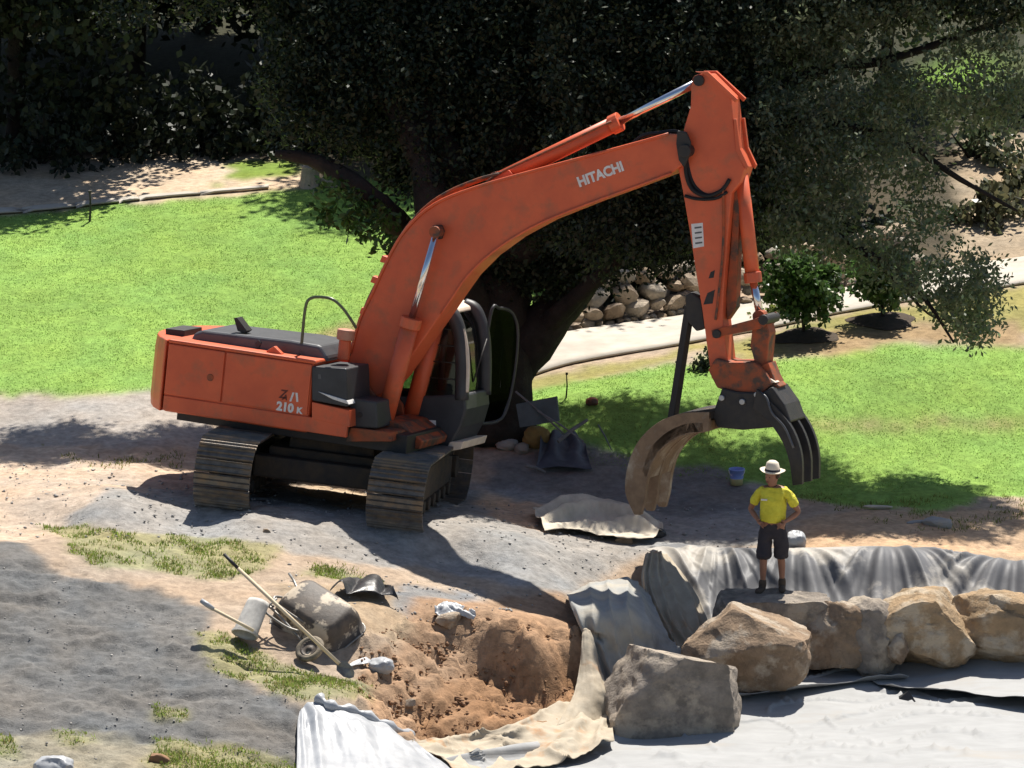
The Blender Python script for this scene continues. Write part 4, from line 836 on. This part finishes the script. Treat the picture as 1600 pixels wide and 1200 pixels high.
# --- two planted saplings with mulch rings
def sapling(label, px, py, cx, cy, rx, rz, seed, nc=60):
    nc = int(nc * 1.8); b = G(px, py); t = empty('sapling', b); tag(t, label, 'sapling', 'young trees planted along the path'); c = at(cx, cy, b.y) - b; rg = np.random.default_rng(seed); d = rg.normal(size=(nc, 3)); d /= np.linalg.norm(d, axis=1, keepdims=True); d *= rg.random((nc, 1)) ** .33
    P = d * np.array((rx, rx, rz)) + np.array(c); link('crown', leaf_mesh('crown', P, seed, 40, .11, .09, .035, (.07, .13, .035)), M_leaf2, t)
    bm = bmesh.new(); limb(bm, [(0, 0, -.1), tuple(c * .5), tuple(c)], .035, .02, seed, 8)
    for k in range(9): limb(bm, [tuple(c * rg.uniform(.45, .8)), tuple(P[k])], .014, .005, k, 5, 2)
    bm_obj('trunk', bm, M_bark, t, smooth=True)
    bm = bmesh.new(); 
    ring = []
    for j, (rr_, zz) in enumerate(((.02, .07), (.32, .06), (.52, .0))):
        vs = []
        for k in range(28):
            a = k / 28 * 2 * math.pi; q = rr_ * (1 + .12 * math.sin(3 * a + seed) + .05 * math.sin(7 * a)); x, y = b.x + q * math.cos(a), b.y + q * math.sin(a); vs.append(bm.verts.new((x - b.x, y - b.y, g1(x, y) + zz - b.z + .012)))
        if ring:
            for k in range(28): bm.faces.new((ring[k], ring[(k + 1) % 28], vs[(k + 1) % 28], vs[k]))
        ring = vs
    bm_obj('mulch_ring', bm, mat('shadowed_mulch', (.05, .038, .028), (.09, .065, .045), 14, .95, .02), t, smooth=True)  # mulch colour includes the shadow under the sapling
sapling('round headed green sapling planted beside the path behind the grapple arm', 1257, 526, 1252, 446, .52, .52, 261, 75)
sapling('smaller dark sapling on its mulch ring under the drooping branch', 1380, 502, 1378, 432, .42, .36, 263, 48)
for i, (px, py, lb) in enumerate([(1206, 498, 'small yellow green bush by the path behind the bucket cylinder'), (1098, 578, 'tiny dark seedling on the lawn behind the excavator arm')]):
    shrub(lb, px, py, .22 - .1 * i, .32 - .2 * i, 14, 270 + i, (.14, .17, .04) if i == 0 else DK, M_leaf2, 20, 'small plants near the path', .08, .03)

# ------------------------------------------------------------------ small things lying about
M_creamcloth = mat('cream_fabric', (.60, .53, .42), (.48, .42, .33), 5, .85, .004)
o = loft('folded_fabric', [[(832,806),(880,798),(940,803),(990,814),(1030,826)], [(834,818),(880,812),(935,816),(985,826),(1036,836)], [(845,828),(885,826),(935,832),(985,840),(1030,845)], [(850,836),(890,836),(940,846),(980,852),(1020,852)]], M_creamcloth, 90, 50, lambda S, T, V: .06 + .24 * np.sin(np.clip(T * .85 + .15, 0, 1) * math.pi) * np.clip(np.sin(S * math.pi) * 1.6, .25, 1) * (.5 + .5 * np.cos(T * 17 + S * 5 + fbm(S * 4, T * 1.5, 3) * 7)) ** 1.5 + .10 * (fbm(S * 5, T * 3, 9) - .4), .015, 4, 33)
tag(o, 'heap of folded cream fabric lying on the grey pad', 'fabric')
def lump(name, px, py, size, seed, m, label, cat, dz=.3, Y=None, rz=0):
    o = link(name, rock_mesh(name, size, seed, sub=4, cuts=4, rough=.07, boxy=.25, keep=(.7, .95)), m); p = A(px, py, Y, 0); o.location = p + Vector((0, 0, size[2] * dz)); o.rotation_euler = (0, 0, rz); return tag(o, label, cat)
lump('black_bag', 1026, 838, (.14, .12, .10), 501, M_blackpl, 'small black plastic bag at the end of the folded cream fabric', 'bag')
lump('white_bag', 1243, 856, (.15, .16, .16), 503, M_wplas, 'rounded white bag on the bank beside the worker', 'bag', .6)
lump('white_sack', 596, 1048, (.17, .14, .12), 505, M_wplas, 'bulging white plastic sack next to the wheelbarrow', 'bag', .5)
o = loft('sack_neck', [[(540,1046),(555,1036),(572,1030)], [(545,1046),(562,1042),(585,1040)]], M_wplas, 16, 8, None, .02, 9, 5); tag(o, 'twisted neck of white plastic between the sack and the wheelbarrow', 'plastic')
o = loft('white_scrap', [[(676,958),(695,950),(720,955),(742,962)], [(680,966),(700,960),(722,964),(744,968)], [(686,972),(705,970),(722,972),(740,974)]], M_wplas, 36, 20, lambda S, T, V: .05 + .16 * (fbm(S * 5, T * 3, 4) - .3) * np.sin(np.clip(T, .1, .9) * math.pi), .05, 12, 7); tag(o, 'crumpled white plastic scrap on the edge of the brown cut', 'plastic')
o = loft('black_scrap', [[(515,932),(545,918),(580,916),(592,922)], [(530,936),(560,928),(590,930),(612,940)], [(540,940),(572,938),(600,942),(620,950)]], M_blackpl, 40, 24, lambda S, T, V: .06 + .14 * np.abs(np.sin(S * 6 + T * 3)) * np.sin(T * 2.6 + .3), .04, 7, 8); tag(o, 'crumpled black plastic sheet on the soil behind the wheelbarrow', 'plastic')
lump('white_bag_end', 84, 1206, (.26, .2, .16), 507, M_wplas, 'white bag lying at the bottom of the weed mat', 'bag', .3)
lump('grey_bundle', 1465, 822, (.22, .16, .10), 509, M_greysheet, 'crumpled grey bundle on the dirt near the lawn edge', 'bundle', .4)
lump('offcut', 1432, 818, (.16, .05, .03), 511, M_greysheet, 'flat grey offcut lying beside the crumpled bundle', 'offcut', .6, rz=.3)
lump('plank_scrap', 1370, 794, (.24, .05, .025), 512, M_creamcloth, 'pale flat scrap of timber on the shaded lawn edge', 'timber', .8, rz=-.1)
# bucket
bp = G(1151, 757); bk = empty('bucket', bp); tag(bk, 'white bucket with blue upper band in the shade behind the worker', 'bucket')
def lathe(bm, prof, n=20, c=(0, 0, 0)):
    rings = [[bm.verts.new((c[0] + r * math.cos(2 * math.pi * k / n), c[1] + r * math.sin(2 * math.pi * k / n), c[2] + z)) for k in range(n)] for r, z in prof]
    for a, b in zip(rings, rings[1:]):
        for k in range(n): bm.faces.new((a[k], a[(k + 1) % n], b[(k + 1) % n], b[k]))
M_yel = mat('yellow_plastic', (.55, .5, .22), (.48, .42, .2), 5, .5); M_blue = mat('blue_plastic', (.22, .30, .66), (.28, .36, .7), 5, .5)
bm = bmesh.new(); lathe(bm, [(0, .002), (.088, .0), (.095, .095)]); bm_obj('bucket_base', bm, M_yel, bk, smooth=True)
bm = bmesh.new(); lathe(bm, [(.0955, .095), (.108, .215), (.116, .216), (.116, .235), (.104, .235), (.094, .1), (0, .06)]); bm_obj('bucket_wall', bm, M_blue, bk, smooth=True)
tube_obj('bucket_handle', [(.116 * math.cos(a), -.06 * math.sin(a) - .02, .22 - .10 * math.sin(a)) for a in [math.pi * k / 10 for k in range(11)]], .005, M_white, bk, 6)
# posts
def post(px, py, h, r, label, m): 
    b = G(px, py, -.05); bm = bmesh.new(); add_tube(bm, [b, b + Vector((.02, 0, h * .55)), b + Vector((.01, .01, h))], [r, r * .9, r * .6], 6); add_box(bm, b + Vector((.014, 0, h)), (r * 2.6, r * 2.6, .03)); o = bm_obj('post', bm, m); tag(o, label, 'post')
post(140, 346, .55, .022, 'thin dark steel post at the edge of the kerb on the lawn', M_black)
post(884, 622, .42, .014, 'thin marker stake in the lawn beside the shade tree', M_bark)
bm = bmesh.new(); b = G(484, 292, -.1); add_tube(bm, [b, b + Vector((0, 0, .2)), b + Vector((.02, 0, .44))], [.2, .16, .15], 12); o = bm_obj('stump', bm, M_ws[2], None, smooth=False); tag(o, 'grey cut stump at the end of the bare dirt patch', 'stump')
lump('path_rock', 520, 290, (.24, .2, .13), 515, M_ws[2], 'pale rock beside the grey stump below the shade tree limb', 'rock', .4); lump('path_rock', 556, 296, (.2, .2, .12), 516, M_ws[0], 'tan rock between the grey stump and the boom', 'rock', .4)
# heap of site rubbish at the foot of the big tree
bm = bmesh.new(); q = [A(806,632,3.4), A(869,620,3.5), A(873,658,3.3), A(812,668,3.2)]; add_prism(bm, q, [p + Vector((.02, .05, 0)) for p in q]); o = bm_obj('sheet_panel', bm, mat('weathered_panel', (.10, .12, .12), (.07, .085, .085), 4, .8), None, bevel=.004); tag(o, 'grey weathered panel propped against the foot of the shade tree', 'panel')
lump('ochre_sack', 838, 696, (.22, .17, .19), 521, mat('ochre_cloth', (.30, .19, .06), (.22, .14, .05), 6, .9), 'ochre sack in the shaded rubbish heap under the tree', 'sack', .6)
lump('orange_tub', 925, 632, (.10, .09, .07), 523, M_or_dirty, 'small orange tub on the shaded grass beside the tree', 'tub', .6)
o = loft('dark_tarp', [[(845,700),(870,690),(900,694),(915,702)], [(842,722),(868,716),(898,718),(918,722)], [(836,742),(868,738),(896,740),(925,742)]], mat('dark_blue_tarp', (.085, .09, .11), (.06, .065, .08), 4, .6), 46, 36, lambda S, T, V: .06 + .20 * (1 - T) * (.5 + .5 * np.cos(S * 15 + fbm(S * 3, T * 2, 6, 2) * 6)) * (.3 + fbm(S * 4, T * 2, 8, 2)), .03, 5, 41); tag(o, 'crumpled dark tarpaulin in the rubbish heap below the tree', 'tarpaulin')
M_pipe = mat('grey_pipe', (.17, .17, .17), (.12, .12, .115), 6, .6)
for i, (a_, b_, r, lb) in enumerate([((806,612,3.6),(885,682,3.0),.016,'long thin pale pole sloping across the grey panel'), ((872,690,2.9),(918,656,3.2),.03,'broken branch sticking up from the rubbish heap'), ((840,642,3.1),(912,690,2.7),.014,'thin grey pipe lying across the rubbish heap'), ((822,728,2.0),(852,738,1.9),.028,'short pale pipe on the ground before the rubbish heap'), ((935,664,3.6),(955,702,2.6),.012,'thin stick leaning in the shaded grass')]):
    p, q = A(*a_), A(*b_); bm = bmesh.new(); add_tube(bm, [p, p.lerp(q, .5) + Vector((0, 0, .02)), q], [r, r, r * .8], 8); o = bm_obj('pole', bm, M_pipe); tag(o, lb, 'pole', 'poles and sticks in the rubbish heap')
lump('rubble', 815, 706, (.12, .12, .09), 525, M_ws[2], 'grey lump of rubble below the ochre sack', 'rubble', .5); lump('rubble', 792, 700, (.18, .14, .10), 526, M_greysheet, 'pale rubble piece beside the far track of the excavator', 'rubble', .5)

# ------------------------------------------------------------------ wheelbarrow lying on its side
M_tray = mat('muddy_tray_steel', (.11, .085, .065), (.06, .05, .042), 5, .6, .006, c3=(.50, .41, .30), s3=1.7, t3=(.56, .60), spec=.4)
M_frame = mat('barrow_tube', (.30, .29, .27), (.18, .16, .14), 8, .45, metal=.5)
M_wood = mat('bleached_timber', (.72, .60, .42), (.6, .48, .32), 4, .7, .003, stretch=(1, 1, 1))
wb = empty('wheelbarrow', G(470, 1040)); tag(wb, 'mud caked steel wheelbarrow tipped on its side in the grass', 'wheelbarrow')
ex = (at(556, 992, -7.3) - at(432, 912, -6.5)).normalized(); nrm = Vector((-.05, -.52, .85)); nrm = (nrm - ex * nrm.dot(ex)).normalized(); ey = nrm.cross(ex)
WM = Matrix((ex, ey, nrm)).transposed(); wc = at(494, 946, -6.8) - wb.location
def WL(x, y, z): return wc + WM @ Vector((x, y, z))
def rrect(hx, hy, r, z, cx=0, n=5):
    out = []
    for sx, sy, a0 in ((1, 1, 0), (-1, 1, 90), (-1, -1, 180), (1, -1, 270)):
        for k in range(n + 1):
            a = R(a0 + 90 * k / n); out.append(WL(cx + sx * (hx - r) + r * math.cos(a), sy * (hy - r) + r * math.sin(a), z))
    return out
bm = bmesh.new(); prof = [rrect(.54, .38, .13, -.36), rrect(.53, .37, .13, -.36), rrect(.49, .33, .14, -.12, .01), rrect(.43, .27, .14, .02, .02), rrect(.38, .22, .12, .045, .02)]
rg_ = [[bm.verts.new(p) for p in r] for r in prof]
for a, b in zip(rg_, rg_[1:]):
    for k in range(len(a)): bm.faces.new((a[k], a[(k + 1) % len(a)], b[(k + 1) % len(a)], b[k]))
bm.faces.new(rg_[-1]); o = bm_obj('tray', bm, M_tray, wb, smooth=True); sm = o.modifiers.new('thickness', 'SOLIDIFY'); sm.thickness = .012
tube_obj('tray_rim', rrect(.545, .385, .13, -.36) + [WL(.545, .255, -.36)], .013, M_frame, wb, 8)
for sy in (-1, 1):
    tube_obj('frame_rail', spline([WL(-.72, sy * .30 - .05, -.10), WL(-.45, sy * .25 - .16, .02), WL(-.1, sy * .16 - .30, -.02), WL(.25, sy * .08 - .42, -.14)], 5), .018, M_frame, wb, 8)
    tube_obj('leg', spline([WL(-.42, sy * .10 - .25, -.02), WL(-.44, sy * .1 - .40, .10), WL(-.34, sy * .1 - .47, .10), WL(-.05, sy * .1 - .42, .0), WL(.1, sy * .08 - .36, -.05)], 5), .017, M_frame, wb, 8)
tube_obj('brace', [WL(-.40, -.52, .08), WL(-.40, -.30, .10)], .014, M_frame, wb, 8)
wh = empty('wheel', at(484, 1014, -7.42) - wb.location, wb); ax = Vector((-.35, -.55, .75)).normalized(); wh.rotation_euler = ax.to_track_quat('Z', 'Y').to_euler()
bm = bmesh.new()
for k in range(28):
    pass
ringm = []
for k in range(28):
    a = 2 * math.pi * k / 28; ringm.append([bm.verts.new(((.155 + .042 * math.cos(t)) * math.cos(a), (.155 + .042 * math.cos(t)) * math.sin(a), .04 * math.sin(t))) for t in [2 * math.pi * j / 10 for j in range(10)]])
for k in range(28):
    for j in range(10): bm.faces.new((ringm[k][j], ringm[(k + 1) % 28][j], ringm[(k + 1) % 28][(j + 1) % 10], ringm[k][(j + 1) % 10]))
bm_obj('tyre', bm, mat('muddy_tyre', (.05, .045, .04), (.30, .25, .18), 7, .85), wh, smooth=True)
bm = bmesh.new(); lathe(bm, [(.0, .03), (.03, .03), (.04, .012), (.10, .010), (.118, .03), (.118, -.03), (.10, -.010), (.04, -.012), (.03, -.03), (0, -.03)], 20); bm_obj('rim', bm, M_tray, wh, smooth=True)
# white bucket crushed beside, two timber handles
cbk = empty('crushed_bucket', G(388, 1000)); tag(cbk, 'dented pale bucket lying beside the tray of the wheelbarrow', 'bucket')
a_ = at(404, 940, -6.9) - cbk.location; b_ = at(382, 992, -7.2) - cbk.location; d = (b_ - a_).normalized(); M_oldpl = mat('dirty_white_plastic', (.66, .63, .57), (.38, .36, .33), 6, .6)
bm = bmesh.new(); add_tube(bm, [a_, a_.lerp(b_, .1), a_.lerp(b_, .9), b_], [.15, .155, .17, .18], 14, cap=False, flat=.72); o = bm_obj('bucket_wall', bm, M_oldpl, cbk, smooth=True); sm = o.modifiers.new('thickness', 'SOLIDIFY'); sm.thickness = .01
bm = bmesh.new(); add_tube(bm, [a_ + d * .01, a_ + d * .02], .15, 14, flat=.72); bm_obj('bucket_base', bm, M_oldpl, cbk)
bm = bmesh.new(); add_tube(bm, [b_ - d * .03, b_], .19, 14, cap=False, flat=.72); bm_obj('bucket_rim', bm, M_oldpl, cbk, smooth=True)
sh = empty('shovel', G(530, 1040)); tag(sh, 'long timber handled shovel leaning across the wheelbarrow', 'shovel'); sl_ = sh.location
p0 = at(350, 866, -7.05) - sl_; p1 = at(372, 888, -7.15) - sl_; p2 = at(530, 1037, -7.75) - sl_; dd = (p2 - p1).normalized()
tube_obj('handle', [p1, p2], .024, M_wood, sh, 10); tube_obj('grip', [p0, p1], .022, M_black, sh, 10)
bm = bmesh.new(); side_ = dd.cross(Vector((0, -1, .3))).normalized(); up_ = side_.cross(dd)
pf = [(-.03, .0), (.03, .0), (.085, .05), (.085, .17), (.05, .24), (0, .27), (-.05, .24), (-.085, .17), (-.085, .05)]
add_prism(bm, [p2 - dd * .02 + side_ * x + dd * y - up_ * (.03 - 3 * x * x) for x, y in pf], [p2 - dd * .02 + side_ * x + dd * y - up_ * (.036 - 3 * x * x) for x, y in pf]); bm_obj('blade', bm, M_frame, sh)
ml = empty('mallet', G(392, 992)); tag(ml, 'pale timber handle with bright white end lying over the dented bucket', 'tool handle'); q0 = at(314, 938, -7.2) - ml.location; q1 = at(334, 952, -7.25) - ml.location; q2 = at(396, 985, -7.45) - ml.location
tube_obj('handle', [q1, q2], .021, M_wood, ml, 10); tube_obj('white_grip', [q0, q0.lerp(q1, .5), q1], [.03, .036, .026], M_wplas, ml, 10)

# ------------------------------------------------------------------ the worker
PB = at(1207, 924, -2.95); WK = empty('person', PB); tag(WK, 'person in yellow shirt, dark shorts and pale hat standing on a boulder', 'person'); WK.rotation_euler = (0, 0, R(-16))
M_skin = mat('tanned_skin', (.30, .15, .095), (.26, .125, .08), 8, .55, spec=.35); M_shirt = mat('yellow_shirt', (.76, .70, .07), (.62, .56, .05), 9, .85, .03, bscale=14); M_navy = mat('navy_cloth', (.028, .026, .034), (.045, .04, .045), 5, .85, .004); M_boot = mat('work_boot', (.09, .065, .045), (.06, .045, .035), 8, .8); M_hat = mat('straw_hat', (.72, .64, .52), (.62, .54, .43), 9, .8, .002); M_hair = mat('dark_hair', (.04, .03, .022), None, 6, .7)
def skin(name, V, E, rad, m, parent=WK, root=0, lvl=2):
    me = bpy.data.meshes.new(name); me.from_pydata([Vector(v) for v in V], E, []); me.materials.append(m); o = link(name, me, None, parent)
    s_ = o.modifiers.new('skin', 'SKIN'); s_.use_smooth_shade = True
    if not me.skin_vertices: 
        bpy.context.view_layer.objects.active = o
        me.attributes  # the layer comes with the modifier
    if me.skin_vertices:
        for i, r in enumerate(rad): me.skin_vertices[0].data[i].radius = (r, r) if not isinstance(r, tuple) else r
        me.skin_vertices[0].data[root].use_root = True
    sb = o.modifiers.new('smooth', 'SUBSURF'); sb.levels = lvl; sb.render_levels = lvl; return o
def crease(o, st=.035, sc=.07):
    t = bpy.data.textures.new('creases', 'CLOUDS'); t.noise_scale = sc; d = o.modifiers.new('creases', 'DISPLACE'); d.texture = t; d.strength = st; d.mid_level = .5; o.modifiers['smooth'].levels = 3; o.modifiers['smooth'].render_levels = 3
def chain(V, E, rad, pts, start=None):
    i = start
    for p, r in pts:
        V.append(p); rad.append(r); j = len(V) - 1
        if i is not None: E.append((i, j))
        i = j
    return i
V, E, rad = [], [], []
chest = chain(V, E, rad, [((0, 0, .93), (.15, .12)), ((0, -.02, 1.08), (.155, .135)), ((0, 0, 1.25), (.16, .12)), ((0, .01, 1.37), (.12, .09))])
neck = chain(V, E, rad, [((-.005, .0, 1.45), .058), ((-.015, -.02, 1.50), .060), ((-.02, -.02, 1.56), (.078, .09)), ((-.018, -.012, 1.64), (.078, .092)), ((-.015, 0, 1.70), (.05, .06))], chest)
hd = len(V) - 3; chain(V, E, rad, [((-.075, -.085, 1.575), .02), ((-.09, -.105, 1.565), .012)], hd)      # nose, turned to the left
for sx in (-1, 1):
    chain(V, E, rad, [((sx * .055 - .01, .02 * sx + .02, 1.585), .02), ((sx * .088 - .01, .03 * sx + .03, 1.59), .018)], hd)   # ears
HAND = []; LY = {-1: -.10, 1: .05}
for sx in (-1, 1):
    wr_ = chain(V, E, rad, [((sx * .14, .015, 1.385), .07), ((sx * .205, .02, 1.355), .062), ((sx * .27, .045, 1.22), .052), ((sx * .335, .075, 1.105), .042), ((sx * .27, .01, 1.05), .040), ((sx * .205, -.07, 1.01), .029)], chest)
    plm = chain(V, E, rad, [((sx * .175, -.105, .985), (.034, .018)), ((sx * .150, -.130, .965), (.038, .016))], wr_); HAND.append((sx, plm))
    ly = LY[sx]; kn = chain(V, E, rad, [((sx * .095, 0, .86), .095), ((sx * .105, ly * .3 - .005, .70), .078), ((sx * .105, ly * .8 - .015, .50), .056), ((sx * .11, ly + .01, .36), .054), ((sx * .115, ly + .015, .12), .036), ((sx * .12, ly, .05), .036), ((sx * .145, ly - .09, .035), .034), ((sx * .155, ly - .14, .03), .028)], 0)
    for k in range(4):
        oz = (k - 1.5) * .019; chain(V, E, rad, [((sx * .132, -.145 + .004 * k, .958 - oz), .0095), ((sx * (.112 - .004 * (k == 1)), -.158, .950 - oz * 1.1), .009), ((sx * .092, -.162, .938 - oz * 1.15), .008)], plm)
    chain(V, E, rad, [((sx * .185, -.13, 1.01), .011), ((sx * .165, -.152, 1.022), .010), ((sx * .145, -.162, 1.02), .008)], plm - 1)
body = skin('body', V, E, rad, M_skin)
V, E, rad = [], [], []; c0 = chain(V, E, rad, [((0, -.01, .955), (.182, .158)), ((0, -.01, 1.02), (.188, .162)), ((0, -.025, 1.12), (.19, .162)), ((0, -.005, 1.27), (.19, .14)), ((0, .01, 1.385), (.13, .10)), ((-.003, .005, 1.43), (.075, .07))]); 
for sx in (-1, 1): chain(V, E, rad, [((sx * .145, .015, 1.38), .078), ((sx * .21, .02, 1.345), .070), ((sx * .262, .04, 1.245), .070), ((sx * .292, .055, 1.175), .074)], 4)
crease(skin('shirt', V, E, rad, M_shirt))
V, E, rad = [], [], []; chain(V, E, rad, [((-.006, 0, 1.425), .078), ((-.01, -.008, 1.465), .072)]); skin('collar', V, E, rad, M_navy)
bm = bmesh.new(); add_box(bm, (-.085, -.175, 1.30), (.085, .012, .022)); bm_obj('shirt_badge', bm, M_white, WK)
V, E, rad = [], [], []; chain(V, E, rad, [((0, 0, 1.03), (.175, .15)), ((0, 0, .93), (.175, .14)), ((0, 0, .84), (.15, .125))])
for sx in (-1, 1): chain(V, E, rad, [((sx * .10, 0, .80), .115), ((sx * .105, LY[sx] * .35, .68), .112), ((sx * .108, LY[sx] * .7, .54), .112), ((sx * .108, LY[sx] * .9, .44), .112)], 2)
crease(skin('shorts', V, E, rad, M_navy))
for sx in (-1, 1):
    V, E, rad = [], [], []; chain(V, E, rad, [((sx * .115, LY[sx] + .015, .20), .056), ((sx * .117, LY[sx] + .012, .10), .056), ((sx * .12, LY[sx], .045), .05), ((sx * .145, LY[sx] - .09, .04), .050), ((sx * .157, LY[sx] - .16, .035), .042)]); skin('boot', V, E, rad, M_boot)
bm = bmesh.new(); lathe(bm, [(.0, 1.80), (.05, 1.80), (.08, 1.775), (.098, 1.70), (.104, 1.665), (.14, 1.655), (.168, 1.664), (.172, 1.67), (.14, 1.648), (.10, 1.65)], 24)
for v in bm.verts:
    v.co.x -= .015; v.co.z += (.06 * -(v.co.x) + .035 * abs(v.co.x) * 2 * (abs(v.co.x) > .11)) * 1.0; v.co.y *= 1.12
hat = bm_obj('hat', bm, M_hat, WK, smooth=True)
bm = bmesh.new(); lathe(bm, [(.106, 1.668), (.103, 1.695), (.1005, 1.695)], 24); 
for v in bm.verts: v.co.x -= .015; v.co.z += .06 * -v.co.x; v.co.y *= 1.12
bm_obj('hat_band', bm, M_navy, hat, smooth=True)
bm = bmesh.new(); lathe(bm, [(.088, 1.66), (.093, 1.62), (.082, 1.575), (.06, 1.55)], 18)
for v in bm.verts:
    v.co.x -= .008; v.co.y = v.co.y * 1.1 + .012
bmesh.ops.delete(bm, geom=[f for f in bm.faces if f.calc_center_median().y < .02 and f.calc_center_median().x < .05], context='FACES'); bm_obj('hair', bm, M_hair, WK, smooth=True)
for dx, dy in ((-.075, -.068), (-.03, -.098)):
    bm = bmesh.new(); bmesh.ops.create_icosphere(bm, subdivisions=1, radius=.011)
    for v in bm.verts: v.co += Vector((dx, dy, 1.592))
    bm_obj('eye', bm, M_hair, WK)
bm = bmesh.new(); add_box(bm, (-.066, -.086, 1.525), (.045, .012, .009), Matrix.Rotation(R(-30), 3, 'Z')); bm_obj('mouth', bm, mat('lips', (.22, .08, .06), None, 5, .5), WK)
